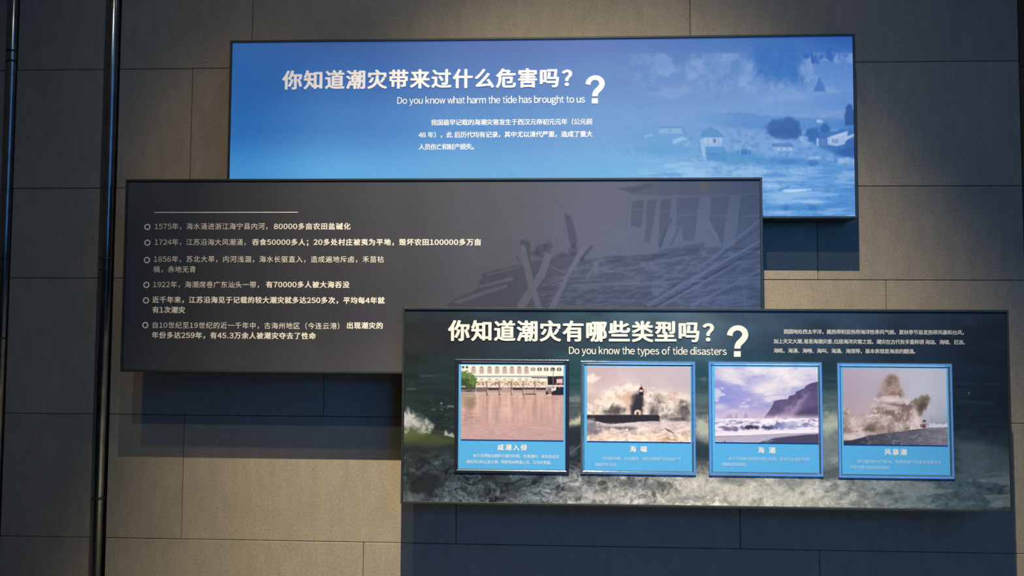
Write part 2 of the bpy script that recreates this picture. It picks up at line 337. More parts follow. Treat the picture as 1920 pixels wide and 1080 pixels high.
    p.mix(.5*p.blob(1520, 378, 14, 3, .5, nf, .8), (170, 200, 236)); p.mix(.6*p.rect(1432, 1606, 402, 408, 3)*ss(.4, .6, wv), (150, 196, 236))
    p.img = p.img*grain(p, .05, 71)
    return finish(p, GAIN['blue'](x, y))

def paint_dark(x, y):
    xs = [225, 330, 450, 600, 750, 900, 1150, 1300, 1430]; ys = [337, 450, 575, 700]
    c = [[(24, 28, 33), (34, 37, 41), (47, 48, 51), (61, 61, 63), (74, 74, 77), (86, 87, 94), (94, 99, 118), (80, 92, 118), (62, 80, 110)],
         [(22, 26, 32), (32, 34, 39), (45, 45, 49), (58, 57, 60), (73, 72, 75), (86, 87, 94), (97, 102, 126), (88, 100, 130), (74, 92, 124)],
         [(23, 27, 33), (32, 34, 38), (44, 44, 47), (56, 55, 58), (70, 68, 71), (82, 82, 90), (90, 97, 120), (84, 97, 128), (72, 91, 124)],
         [(27, 30, 35), (38, 39, 42), (52, 51, 53), (66, 64, 64), (82, 78, 77), (84, 84, 90), (90, 97, 118), (84, 97, 128), (72, 91, 124)]]
    p = Paint(x, y, grid_color(x, y, xs, ys, c))
    sx, sy = 600/1920, 255/816
    Zx = lambda pts: [(840+u*sx, 330+v*sy) for u, v in pts]
    nf = fbm(x, y, 6, 121, 4); wob = (nf-.5)*3.5
    dk = (.76, .79, .84)
    def dark(pts, a=1, soft=1.0, w=1): p.mul(a*p.poly(Zx(pts), soft, wob*w), dk)
    def light(pts, a=.9, soft=1.0):
        base = grid_color(x, y, xs, ys, c)*1.06; mk = (a*p.poly(Zx(pts), soft, wob*.5))[..., None]; p.img = p.img*(1-mk)+base*mk
    def lbeam(a, b_, w_, al=.9, w2=None):
        (ax, ay), (bx, by) = Zx([a, b_]); base = grid_color(x, y, xs, ys, c)*1.07
        mk = (al*p.seg((ax, ay), (bx, by), w_*sx, 1.0, None if w2 is None else w2*sx))[..., None]; p.img = p.img*(1-mk)+base*mk
    def dbeam(a, b_, w_, al=1):
        (ax, ay), (bx, by) = Zx([a, b_]); p.mul(al*p.seg((ax, ay), (bx, by), w_*sx, 1.0), dk)
    # the house: eaves, wall, windows
    dark([(1010, 72), (1100, 62), (1180, 38), (1400, 22), (1880, 20), (1880, 106), (1500, 118), (1100, 112), (1060, 88)], .5, 2)
    dark([(1015, 74), (1110, 66), (1200, 45), (1240, 60), (1110, 100)], .5)
    for q in ([(1106, 150), (1180, 146), (1160, 310), (1094, 300)], [(1196, 142), (1250, 140), (1214, 400), (1180, 395)], [(1276, 140), (1338, 136), (1330, 250), (1290, 420), (1262, 420)],
              [(1374, 134), (1510, 128), (1478, 390), (1410, 390), (1400, 290), (1370, 300)], [(1580, 126), (1690, 122), (1645, 420), (1610, 340), (1565, 280)], [(1758, 116), (1880, 112), (1880, 440), (1720, 440)]):
        dark(q, .75, 1.2)
    for u0 in range(1385, 1500, 16): lbeam((u0, 140), (u0-10, 385), 3, .55)
    for u0 in range(1590, 1680, 16): lbeam((u0, 130), (u0-14, 300), 2.5, .4)
    for u0 in range(1770, 1880, 16): lbeam((u0, 125), (u0-24, 430), 3, .5)
    for a, b_ in (((1276, 215), (1330, 212)), ((1380, 232), (1500, 230)), ((1590, 236), (1670, 240)), ((1770, 240), (1870, 236)), ((1112, 200), (1170, 198))): lbeam(a, b_, 6, .6)
    dbeam((1082, 120), (1070, 320), 4, .6); dbeam((1340, 260), (1270, 430), 16, .8); lbeam((1330, 290), (1280, 430), 5, .8)
    lbeam((1565, 270), (1620, 380), 12, .8); dbeam((1390, 300), (1340, 410), 18, .6)
    # rubble mass
    dark([(0, 770), (30, 740), (170, 680), (215, 580), (440, 530), (620, 490), (760, 455), (830, 500), (960, 480), (1200, 470), (1300, 440), (1540, 400), (1540, 430), (1880, 430), (1880, 790), (0, 790)], .85, 2, 2)
    light([(180, 660), (380, 605), (400, 622), (190, 672)]); light([(30, 755), (240, 680), (360, 650), (350, 668), (60, 768)]); light([(225, 590), (430, 540), (434, 548), (230, 604)], .6)
    nz = ridged(x+1.5*y, y, 30, 140, 4, sy=9)
    base = grid_color(x, y, xs, ys, c)*1.03; reg = p.poly(Zx([(820, 500), (1300, 450), (1880, 440), (1880, 790), (560, 790), (560, 640)]), 4)
    mk = (reg*.8*ss(.66, .80, nz))[..., None]; p.img = p.img*(1-mk)+base*mk
    nz2 = ridged(x, y+.15*x, 60, 150, 4, sy=8); mk = (reg*.7*ss(.70, .84, nz2))[..., None]; p.img = p.img*(1-mk)+base*mk
    dark([(930, 490), (1200, 470), (1500, 430), (1520, 460), (1200, 510), (960, 520)], .7)
    dark([(560, 660), (820, 680), (1220, 670), (1240, 790), (560, 790)], .35, 4)
    light([(1220, 668), (1300, 672), (1260, 720), (1232, 715)], .9)
    # the beams that stand up out of the wreck
    dark([(700, 222), (735, 240), (765, 330), (775, 395), (760, 440), (735, 420), (712, 320)], 1); dark([(760, 400), (785, 460), (740, 480), (720, 440)], .8)
    dark([(438, 384), (494, 392), (498, 520), (462, 520), (430, 440)], 1); dark([(405, 465), (430, 500), (436, 520), (410, 500)], .8)
    for cx, cy, rx, ry in ((560, 440, 40, 38), (600, 430, 22, 40), (530, 470, 26, 24), (680, 470, 40, 14)):
        (qx, qy), = Zx([(cx, cy)]); p.mul(.8*p.blob(qx, qy, rx*sx, ry*sy, .4, nf, .9), dk)
    lbeam((448, 430), (500, 660), 34, .95, 40); lbeam((600, 480), (560, 600), 40, .95, 44); lbeam((560, 590), (440, 780), 44, .95, 50); lbeam((500, 650), (545, 790), 40, .95, 36)
    lbeam((810, 440), (715, 600), 34, 1, 26); lbeam((715, 600), (625, 790), 26, 1, 34); dbeam((860, 425), (800, 500), 22, 1)
    light([(870, 510), (905, 510), (902, 560), (885, 600), (872, 560)], .8); lbeam((872, 540), (830, 620), 8, .8)
    # long poles slanting up to the right
    lbeam((1200, 770), (1890, 380), 22, .9, 12); dbeam((1230, 790), (1890, 420), 14, .9); lbeam((1280, 780), (1700, 545), 14, .7); lbeam((1500, 560), (1890, 250), 16, .8, 10); dbeam((1520, 570), (1890, 290), 8, .8)
    lbeam((740, 655), (1150, 640), 9, .8); lbeam((1050, 650), (1890, 610), 9, .7); lbeam((1460, 780), (1890, 555), 14, .8); lbeam((1430, 720), (1560, 705), 5, .7); lbeam((620, 545), (700, 580), 8, .9); lbeam((1130, 600), (1400, 590), 5, .7)
    lbeam((1780, 680), (1780, 790), 10, .7); dbeam((1180, 780), (1560, 520), 10, .5)
    # stain
    (qx, qy), = Zx([(1535, 62)]); p.mix(.28*p.blob(qx, qy, 9, 9, .9, nf, .3), (112, 104, 60))
    p.img = p.img*grain(p, .10, 171, 1.8)
    return finish(p, GAIN['dark'](x, y))

def paint_sea(x, y):
    xs = [755, 850, 1000, 1080, 1200, 1315, 1400, 1555, 1700, 1800, 1895]; ys = [578, 640, 700, 780, 850, 900, 955]
    c = [[(42, 48, 49), (38, 50, 56), (44, 66, 78), (58, 82, 92), (70, 96, 106), (92, 114, 122), (62, 82, 100), (46, 64, 80), (34, 46, 60), (26, 36, 48), (18, 26, 36)],
         [(37, 38, 38), (38, 42, 45), (44, 56, 66), (50, 70, 80), (54, 76, 88), (74, 96, 110), (52, 72, 90), (38, 54, 70), (26, 38, 52), (20, 28, 40), (15, 22, 32)],
         [(28, 42, 40), (30, 48, 48), (32, 56, 60), (36, 78, 80), (36, 80, 88), (38, 75, 85), (30, 66, 78), (28, 56, 68), (22, 40, 52), (18, 30, 42), (14, 24, 32)],
         [(33, 50, 45), (30, 44, 42), (34, 52, 56), (84, 90, 88), (80, 90, 90), (96, 108, 105), (90, 102, 102), (96, 112, 112), (30, 44, 54), (16, 28, 38), (14, 24, 32)],
         [(44, 50, 50), (42, 50, 50), (52, 60, 64), (36, 42, 48), (56, 64, 68), (66, 78, 84), (80, 88, 90), (110, 120, 120), (62, 76, 84), (44, 58, 66), (28, 40, 48)],
         [(50, 58, 58), (48, 58, 60), (76, 86, 88), (108, 110, 110), (126, 126, 122), (160, 156, 144), (164, 160, 150), (140, 142, 138), (84, 98, 102), (56, 72, 78), (36, 50, 58)],
         [(58, 66, 66), (76, 84, 86), (108, 113, 113), (140, 138, 134), (166, 160, 150), (188, 184, 170), (192, 188, 174), (160, 160, 150), (92, 104, 106), (60, 76, 82), (38, 52, 58)]]
    p = Paint(x, y, grid_color(x, y, xs, ys, c))
    nf = fbm(x, y, 9, 221, 5); n = fbm(x, y, 36, 222, 5); cl = fbm(x, y, 70, 223, 5, sy=28)
    p.img = p.img*(1+(.55*(cl-.5)*(1-ss(690, 705, y)))[..., None])
    # streaks of the open sea
    st = fbm(x, y, 40, 231, 5, sy=5); sea = ss(698, 704, y)*(1-ss(800, 830, y))
    p.img = p.img*(1+(sea*.55*(st-.5))[..., None])
    p.mix(sea*.30*(1-.8*ss(1300, 1600, x))*ss(.64, .80, fbm(x, y, 22, 240, 5, sy=5)), (140, 152, 148))
    p.img = p.img*(1+(ss(740, 780, y)*.5*(fbm(x, y, 16, 243, 5, sy=9)-.5))[..., None])
    # swirling foam
    wx = x+20*(fbm(x, y, 34, 250, 4)-.5)*2; wy = y+16*(fbm(x, y, 34, 251, 4)-.5)*2
    wx = wx+7*(fbm(wx, wy, 11, 252, 3)-.5)*2; wy = wy+6*(fbm(wx, wy, 11, 253, 3)-.5)*2
    f1 = ridged(wx, wy, 15, 260, 5, .72, sy=9); f2 = fbm(wx, wy, 44, 270, 5, .6, sy=22); f3 = ridged(wx+.5*wy, wy, 7, 265, 3, .7, sy=4.5)
    fo = ss(822, 875, y+14*(n-.5)); k_ = np.clip((f1-.62)*4.4+(f2-.5)*1.6+(f3-.6)*2.6, -1.2, 1.9)
    amp = (.40-.08*ss(1000, 1150, x)-.14*ss(1200, 1380, x)-.02*ss(1560, 1760, x))
    p.img = p.img*(1+(fo*amp*k_)[..., None])
    p.mix(fo*.6*ss(1010, 1130, x)*(1-ss(1440, 1640, x))*ss(.74, .88, f1)*ss(.40, .55, f2), (240, 234, 216))
    p.mix(fo*.45*(1-ss(1100, 1300, x))*ss(.76, .90, f1)*ss(.42, .55, f2), (158, 168, 166))
    p.mul(fo*.35*ss(.54, .68, 1-f2)*(1-ss(1050, 1250, x)*.8), (.55, .6, .62))
    p.mul((1-ss(930, 1000, x))*ss(868, 880, y)*.75*ss(.56, .70, 1-f2+.2*(nf-.5)), (.45, .48, .48))
    p.mix(.8*p.blob(800, 905, 32, 20, .5, nf, .8), (34, 37, 38)); p.mix(.6*p.blob(930, 893, 26, 12, .5, nf, .8), (38, 44, 46)); p.mix(.5*p.blob(780, 935, 26, 10, .6, nf, .7), (104, 112, 112))
    # heaving bright foam
    for cx, cy, rx, ry, a in ((1330, 920, 70, 14, .5), (1440, 925, 60, 20, .5), (1500, 940, 40, 14, .5), (1510, 915, 18, 12, .5), (1300, 902, 24, 8, .5), (1270, 935, 40, 8, .3), (1140, 930, 40, 16, .35), (1080, 920, 20, 14, .3)):
        p.mix(a*p.blob(cx, cy, rx, ry, .6, nf, .9), (214, 210, 192))
    for cx, cy, rx, ry in ((1185, 905, 22, 6), (1210, 915, 30, 6), (1300, 935, 30, 5), (1385, 898, 40, 7), (1480, 905, 24, 8), (1160, 948, 20, 4)):
        p.mix(.5*p.blob(cx, cy, rx, ry, .6, nf, .9), (96, 102, 104))
    p.mix(ss(1556, 1640, x)*ss(860, 900, y)*.35*ss(.5, .62, fbm(x+y, y, 60, 280, 5, sy=12)), (150, 154, 148))
    # great breaker at the left edge
    p.mix(.9*p.poly([(745, 800), (790, 803), (830, 814), (862, 824), (862, 832), (820, 838), (770, 834), (745, 838)], 9, (nf-.5)*16), (74, 80, 44))
    p.mix(.7*p.poly([(745, 806), (775, 806), (800, 812), (760, 824), (745, 822)], 9, (nf-.5)*12), (108, 112, 66)); p.mix(.6*p.poly([(745, 834), (800, 838), (860, 834), (850, 842), (780, 850), (745, 846)], 4, (nf-.5)*8), (34, 38, 36))
    spray = p.poly([(745, 790), (752, 782), (762, 772), (768, 768), (776, 778), (786, 780), (798, 784), (810, 800), (806, 812), (790, 810), (772, 802), (745, 806)], 5, (nf-.5)*26)
    p.mix(spray*(.35+.9*ss(.42, .62, fbm(x, y, 5, 290, 4))), (196, 192, 182)); p.mix(.8*p.blob(764, 792, 20, 12, .7, nf, .8), (206, 202, 190)); p.mix(.6*p.blob(794, 800, 14, 9, .7, nf, .8), (170, 168, 150))
    p.mix(.8*p.seg((806, 809), (832, 815), 2, 1), (40, 44, 40)); p.mix(.8*p.poly([(832, 816), (836, 806), (841, 815), (849, 812), (852, 820)], 1, (nf-.5)*4), (206, 200, 180))
    p.mix(.7*ss(.66, .78, fbm(x, y, 6, 295, 3))*p.blob(832, 760, 26, 10, .8, nf, .5), (170, 176, 166))
    # breakers seen between the frames
    p.mix(.85*p.poly([(1062, 802), (1072, 789), (1090, 778), (1100, 778), (1096, 792), (1080, 797), (1066, 802)], 5, (nf-.5)*12), (226, 218, 188))
    p.mix(.55*p.blob(1080, 748, 20, 6, .6, nf, .8), (150, 158, 150)); p.mix(.8*p.poly([(1062, 800), (1090, 798), (1095, 858), (1062, 866)], 4), (34, 42, 50)); p.mix(.7*p.seg((1070, 850), (1092, 832), 2.5, 2), (120, 130, 134)); p.mix(.6*p.blob(1072, 846, 12, 8, .6, nf, .9), (96, 106, 110))
    p.mix(.9*p.poly([(1300, 792), (1316, 784), (1334, 788), (1334, 828), (1318, 824), (1300, 812)], 9, (nf-.5)*34), (196, 196, 176)); p.mix(.7*p.poly([(1300, 828), (1334, 836), (1334, 862), (1300, 860)], 5), (34, 50, 60))
    p.mix(.75*p.poly([(1535, 790), (1560, 778), (1580, 786), (1580, 808), (1552, 816), (1535, 822)], 11, (nf-.5)*30), (188, 192, 172)); p.mix(.5*p.poly([(1535, 818), (1580, 814), (1580, 870), (1535, 880)], 12, (nf-.5)*20), (120, 130, 130))
    p.mix(.7*p.poly([(1540, 880), (1575, 872), (1600, 900), (1540, 900)], 6), (62, 74, 78))
    # ridge of water on the right
    p.mix(.5*p.poly([(1795, 826), (1830, 832), (1890, 846), (1890, 900), (1795, 890)], 8, (n-.5)*26), (72, 86, 92)); p.mix(.35*p.seg((1796, 752), (1860, 756), 4, 4), (44, 66, 76)); p.mix(.7*p.blob(1817, 737, 1.2, 2.2, .4), (120, 140, 140))
    # thin scratches and specks in the sky
    for a, b_ in (((1135, 645), (1170, 650)), ((1138, 650), (1172, 642))): p.mix(.35*p.seg(a, b_, 1, 1), (120, 130, 134))
    p.img = p.img*grain(p, .10, 271, 1.7)
    return finish(p, GAIN['sea'](x, y))

def zoomed(x, y, x0, y0, k): return (x-x0)*k, (y-y0)*k

def photo_sluice(x, y):
    u, v = zoomed(x, y, 845, 665, 4.596)
    p = Paint(u, v, np.zeros(u.shape+(3,))+np.array((255, 236, 212.)))
    nf = fbm(u, v, 14, 301, 4)
    p.img = p.img*(.98+.05*nf)[..., None]
    for c_ in (107, 140): p.mix(p.blob(c_, 108, 12, 11, .15), (84, 82, 100))
    for i, c_ in enumerate((197, 267, 335, 400, 466, 528, 591, 653)):
        arch = np.maximum(p.rect(c_-19, c_+19, 119, 163, 2), p.blob(c_, 119, 19, 20, .08)*(v < 120))
        p.mix(arch*.9, (176, 150, 146)); inner = np.maximum(p.rect(c_-13, c_+13, 119, 160, 2), p.blob(c_, 119, 13, 14, .1)*(v < 120))
        p.mix(inner*.75, (214, 190, 182)); p.mix(p.rect(c_-1.5, c_+1.5, 102, 162), (150, 122, 120)); p.mix(p.rect(c_-18, c_+18, 131, 134), (150, 122, 120)); p.mix(.7*p.blob(c_, 109, 9, 8, .2), (140, 120, 122))
    for c_ in (710, 766, 823, 879, 935):
        p.mix(p.blob(c_, 126, 21, 17, .12), (130, 120, 118) if c_ < 720 else (70, 66, 70)); p.mix(p.rect(c_-4, c_+4, 108, 144), (224, 204, 188)); p.mix(p.rect(c_-22, c_+22, 124, 127), (224, 204, 188))
    for c_ in (205, 267, 335, 400, 466, 528, 591, 653): p.mix(.7*p.rect(c_-16, c_+16, 204, 224, 2), (196, 166, 158))
    p.mix(p.rect(692, 1000, 90, 92), (200, 180, 164)); p.mix(p.rect(192, 846, 180, 184), (196, 196, 186)); p.mix(p.rect(192, 846, 184, 194), (140, 160, 158)); p.mix(p.rect(700, 840, 196, 204), (60, 46, 48))
    p.mix(p.rect(836, 908, 186, 262, 2), (44, 34, 40)); p.mix(p.rect(908, 975, 184, 290, 2), (72, 56, 60)); p.mix(p.poly([(912, 212), (962, 208), (966, 244), (914, 246)], 2), (236, 190, 182)); p.mix(.8*ss(.5, .6, nf)*p.rect(900, 975, 240, 285), (190, 150, 146))
    p.mix(p.rect(705, 770, 208, 236), (226, 214, 206)); p.mix(.8*p.rect(215, 705, 224, 232), (232, 208, 194))
    # foliage strip and railings
    p.mix(.8*p.rect(222, 820, 232, 262, 2)*ss(.42, .55, fbm(u, v, 12, 305, 3)), (120, 112, 74)); p.mix(p.rect(222, 820, 262, 282, 2), (246, 222, 206))
    for y_ in (233, 243, 260): p.mix(.9*p.rect(222, 822, y_, y_+3.5), (188, 140, 96))
    p.mix(p.rect(222, 822, 282, 286), (120, 100, 98)); p.mix(p.rect(222, 822, 286, 306, 2), (70, 52, 54)); p.mix(p.rect(222, 822, 306, 350, 2), (178, 152, 144)); p.mix(p.rect(222, 822, 324, 350, 3), (206, 172, 158))
    p.mix(p.rect(437, 520, 286, 312), (176, 150, 142)); p.mix(p.rect(218, 304, 288, 318), (120, 104, 98)); p.mix(p.rect(640, 722, 302, 340), (186, 158, 148)); p.mix(p.rect(645, 722, 336, 344), (44, 30, 34))
    for c_ in (315, 423, 527, 630, 730):
        p.mix(p.rect(c_-9, c_-3, 225, 346), (98, 70, 66)); p.mix(p.rect(c_-3, c_+7, 225, 346), (198, 164, 148)); p.mix(p.rect(c_-10, c_+10, 284, 300), (110, 84, 78))
        p.mix(.9*p.seg((c_-44, 262), (c_-8, 292), 4, 1.5), (150, 108, 80)); p.mix(.9*p.seg((c_+44, 262), (c_+8, 290), 4, 1.5), (150, 108, 80)); p.mix(.8*p.rect(c_-10, c_+8, 340, 349), (80, 56, 54))
    for c_ in (430, 500, 606, 690, 752): p.mix(p.rect(c_-1, c_+2, 194, 232), (92, 78, 76))
    p.mix(p.rect(822, 1000, 262, 276, 2), (238, 214, 204)); p.mix(p.rect(822, 900, 276, 288), (170, 150, 146)); p.mix(p.rect(822, 870, 290, 318), (150, 120, 114)); p.mix(p.rect(818, 840, 316, 346), (60, 48, 48)); p.mix(p.rect(840, 872, 316, 344), (150, 120, 112)); p.mix(p.poly([(870, 318), (905, 306), (910, 286), (1000, 284), (1000, 352), (872, 352)], 2), (40, 38, 44))
    p.mix(p.rect(826, 831, 204, 312), (198, 184, 172)); p.mix(p.rect(880, 887, 112, 312), (128, 122, 118)); p.mix(p.blob(884, 120, 7, 10, .3), (52, 52, 48))
    # quay and willow
    p.mix(p.rect(80, 217, 262, 300, 2), (58, 54, 44)); p.mix(p.rect(80, 217, 296, 326, 2), (92, 84, 80)); p.mix(.6*ss(.5, .56, fbm(u, v*.2, 8, 307, 2))*p.rect(80, 217, 298, 324), (150, 136, 124)); p.mix(p.rect(80, 217, 324, 352, 2), (172, 146, 138)); p.mix(p.rect(80, 217, 324, 330), (196, 172, 160))
    for cx, cy, rx, ry, cc in ((128, 210, 60, 62, (70, 88, 48)), (170, 230, 56, 58, (72, 92, 48)), (110, 172, 36, 30, (104, 126, 64)), (165, 188, 36, 30, (100, 124, 62)), (200, 240, 26, 46, (92, 118, 60)), (100, 240, 28, 30, (60, 76, 42))):
        p.mix(.92*p.blob(cx, cy, rx, ry, .25, nf, .5), cc)
    p.mix(.5*p.blob(150, 220, 70, 70, .3, nf, .4)*ss(.5, .62, fbm(u, v, 9, 309, 3, sy=24)), (128, 150, 84)); p.mix(.6*p.blob(140, 235, 60, 50, .3)*ss(.52, .62, fbm(u, v, 10, 311, 3, sy=22)), (44, 56, 32))
    p.mix(p.seg((136, 250), (132, 296), 7, 2), (52, 44, 34)); p.mix(p.seg((160, 256), (164, 290), 5, 2), (52, 44, 34)); p.mix(.7*p.rect(92, 130, 268, 282), (214, 196, 182))
    # river
    w = ss(346, 352, v); t = np.clip((v-350)/390, 0, 1)[..., None]
    wc = np.array((206, 168, 152.))*(1-t)+np.array((192, 152, 148.))*t
    streak = fbm(u, v, 26, 320, 4, sy=160); rip = fbm(u, v, 60, 330, 5, sy=8)
    wc = wc*(1+(.30*(streak-.5)*(1-ss(520, 640, v))+.16*(rip-.5))[..., None])
    p.img = p.img*(1-w[..., None])+wc*w[..., None]
    for c_ in (235, 340, 440, 500, 560, 625, 690, 760): p.mix(.35*w*np.exp(-((u-c_)/13)**2)*(1-ss(520, 600, v+40*(rip-.5)))*ss(370, 400, v), (232, 190, 168))
    for c_ in (315, 423, 527, 630, 730): p.mix(.35*w*np.exp(-((u-c_)/8)**2)*(1-ss(400, 520, v)), (150, 112, 104))
    p.mix(w*p.rect(80, 217, 350, 385, 6)*.5, (170, 150, 120)); p.mix(w*.75*p.blob(172, 415, 44, 44, .6, rip, .6), (134, 116, 88)); p.mix(w*.5*p.blob(125, 395, 50, 46, .6, rip, .6), (160, 136, 112))
    p.mix(w*.45*ss(.56, .66, rip)*p.blob(150, 560, 120, 60, .8), (140, 96, 76)); p.mix(w*.3*ss(.58, .68, rip)*ss(640, 900, u)*(1-ss(540, 600, v)), (150, 110, 100)); p.mix(w*.35*ss(.60, .70, fbm(u, v, 40, 340, 4, sy=7))*ss(560, 640, v), (222, 192, 186))
    return finish(p, GAIN['p1'](x, y)*1.14)

def photo_lighthouse(x, y):
    u, v = zoomed(x, y, 1080, 665, 4.596)
    p = Paint(u, v, grid_color(u, v, [95, 400, 700, 990], [100, 260, 420, 520], [[(206, 182, 184), (208, 184, 188), (204, 184, 190), (204, 188, 192)], [(206, 180, 180), (214, 192, 190), (206, 188, 192), (200, 184, 190)], [(214, 186, 176), (224, 200, 188), (222, 204, 200), (212, 198, 200)], [(230, 208, 194), (220, 198, 180), (224, 206, 198), (220, 206, 200)]]))
    wx = u+60*(fbm(u, v, 80, 401, 3)-.5); wy = v+60*(fbm(u, v, 80, 402, 3)-.5)
    n = fbm(wx, wy, 90, 403, 6, .6); nf = fbm(wx, wy, 34, 404, 5, .62); big = fbm(u, v, 150, 405, 5)
    p.img = p.img*(1+(.16*(big-.5))[..., None])
    top = [(95, 420), (200, 350), (290, 300), (400, 268), (470, 248), (560, 275), (640, 300), (760, 312), (860, 305), (940, 335), (990, 380), (990, 600), (95, 600)]
    b = p.poly(top, 26, (nf-.5)*80)
    p.mix(b*.9, (238, 218, 204)); p.mix(b*.75*ss(.40, .62, n), (252, 238, 222)); p.mix(b*.5*ss(.56, .70, 1-n), (196, 164, 148)); p.mix(b*.5*ss(.60, .74, 1-nf), (150, 128, 122))
    p.mix(.8*p.poly([(85, 190), (150, 155), (172, 190), (212, 192), (180, 225), (140, 245), (85, 240)], 12, (nf-.5)*24), (248, 234, 218)); p.mix(.5*p.blob(110, 290, 60, 60, .7, n, .8), (236, 214, 200))
    p.mix(.4*p.blob(110, 380, 60, 40, .7, n, .8), (196, 166, 158)); p.mix(.4*p.blob(420, 380, 70, 40, .7, n, .8), (222, 178, 138)); p.mix(.35*p.blob(300, 380, 50, 40, .7, n, .8), (228, 190, 156))
    dk = (64, 56, 56)
    for cx, cy, rx, ry, a in ((330, 490, 80, 34, .85), (350, 460, 50, 26, .5), (510, 440, 34, 90, .9), (545, 400, 30, 70, .9), (560, 470, 30, 60, .85), (500, 490, 30, 40, .85), (690, 470, 60, 50, .55), (660, 500, 40, 30, .6), (700, 365, 40, 26, .35),
                              (900, 470, 60, 46, .45), (940, 520, 60, 60, .75), (890, 560, 90, 24, .7), (920, 450, 30, 30, .5), (820, 540, 60, 26, .35), (760, 540, 50, 30, .35), (960, 430, 30, 40, .4)):
        p.mix(a*p.blob(cx, cy, rx, ry, .9, nf, 1.0), dk)
    p.mix(.8*p.poly([(478, 518), (484, 450), (510, 390), (520, 340), (576, 345), (578, 400), (572, 470), (580, 518)], 7, (nf-.5)*34), (46, 42, 42))
    # lantern house
    p.mix(p.rect(543, 581, 318, 350, 2), (40, 36, 38)); p.mix(p.rect(545, 579, 300, 320, 2), (232, 210, 200)); p.mix(p.rect(543, 548, 298, 322), (44, 34, 36)); p.mix(p.rect(576, 581, 298, 322), (44, 34, 36)); p.mix(p.rect(561, 564, 298, 320), (90, 80, 80))
    p.mix(p.poly([(540, 302), (550, 284), (562, 274), (574, 284), (584, 302)], 1.5), (92, 28, 28)); p.mix(p.rect(560, 564, 254, 280), (40, 30, 32)); p.mix(p.rect(584, 608, 320, 323), (90, 80, 80)); p.mix(p.rect(602, 605, 292, 326), (80, 70, 70))
    p.mix(p.blob(531, 502, 30, 28, .1)*(v < 520), (222, 200, 170)); p.mix(p.rect(522, 540, 496, 520), (70, 50, 40)); p.mix(p.rect(510, 552, 486, 489), (196, 170, 140))
    # sea and pier
    sea = ss(560, 590, v+26*(n-.5)); t = np.clip((v-570)/170, 0, 1)[..., None]
    sc_ = np.array((206, 188, 190.))*(1-t)+np.array((238, 208, 186.))*t
    rip = ridged(wx, wy, 70, 420, 5, .6, sy=22)
    sc_ = sc_*(1+(.5*(rip-.62)+.3*(nf-.5))[..., None]); p.img = p.img*(1-sea[..., None])+sc_*sea[..., None]
    p.mix(p.poly([(90, 519), (715, 519), (723, 545), (715, 575), (640, 572), (520, 580), (400, 592), (300, 602), (200, 580), (90, 565)], 4, (nf-.5)*16), (48, 40, 44)); p.mix(.5*p.rect(95, 712, 517, 522), (84, 70, 70))
    p.mix(.75*p.blob(135, 620, 70, 60, .5, nf, 1.0), (104, 98, 108)); p.mix(.6*p.blob(120, 570, 36, 22, .5, nf, 1.2), (178, 172, 178)); p.mix(.7*p.blob(400, 630, 110, 16, .6, nf, 1.2), (92, 84, 90)); p.mix(.5*p.blob(250, 620, 70, 14, .6, nf, 1.2), (120, 108, 110))
    p.mix(.6*p.blob(450, 606, 240, 14, .6, nf, 1), (222, 208, 208)); p.mix(.85*p.poly([(764, 632), (800, 644), (854, 680), (822, 672), (786, 656)], 2.5, (nf-.5)*8), (74, 66, 76))
    p.mix(.5*ss(.55, .66, fbm(wx, wy, 60, 430, 4, sy=14))*ss(640, 700, v)*ss(640, 760, u), (164, 112, 62)); p.mix(.45*ss(.56, .66, fbm(wx, wy, 70, 431, 4, sy=14))*ss(650, 700, v)*(1-ss(500, 700, u)), (176, 128, 108)); p.mix(.5*ss(.54, .66, nf)*ss(640, 670, v), (252, 232, 212))
    return finish(p, GAIN['p2'](x, y)*1.14)

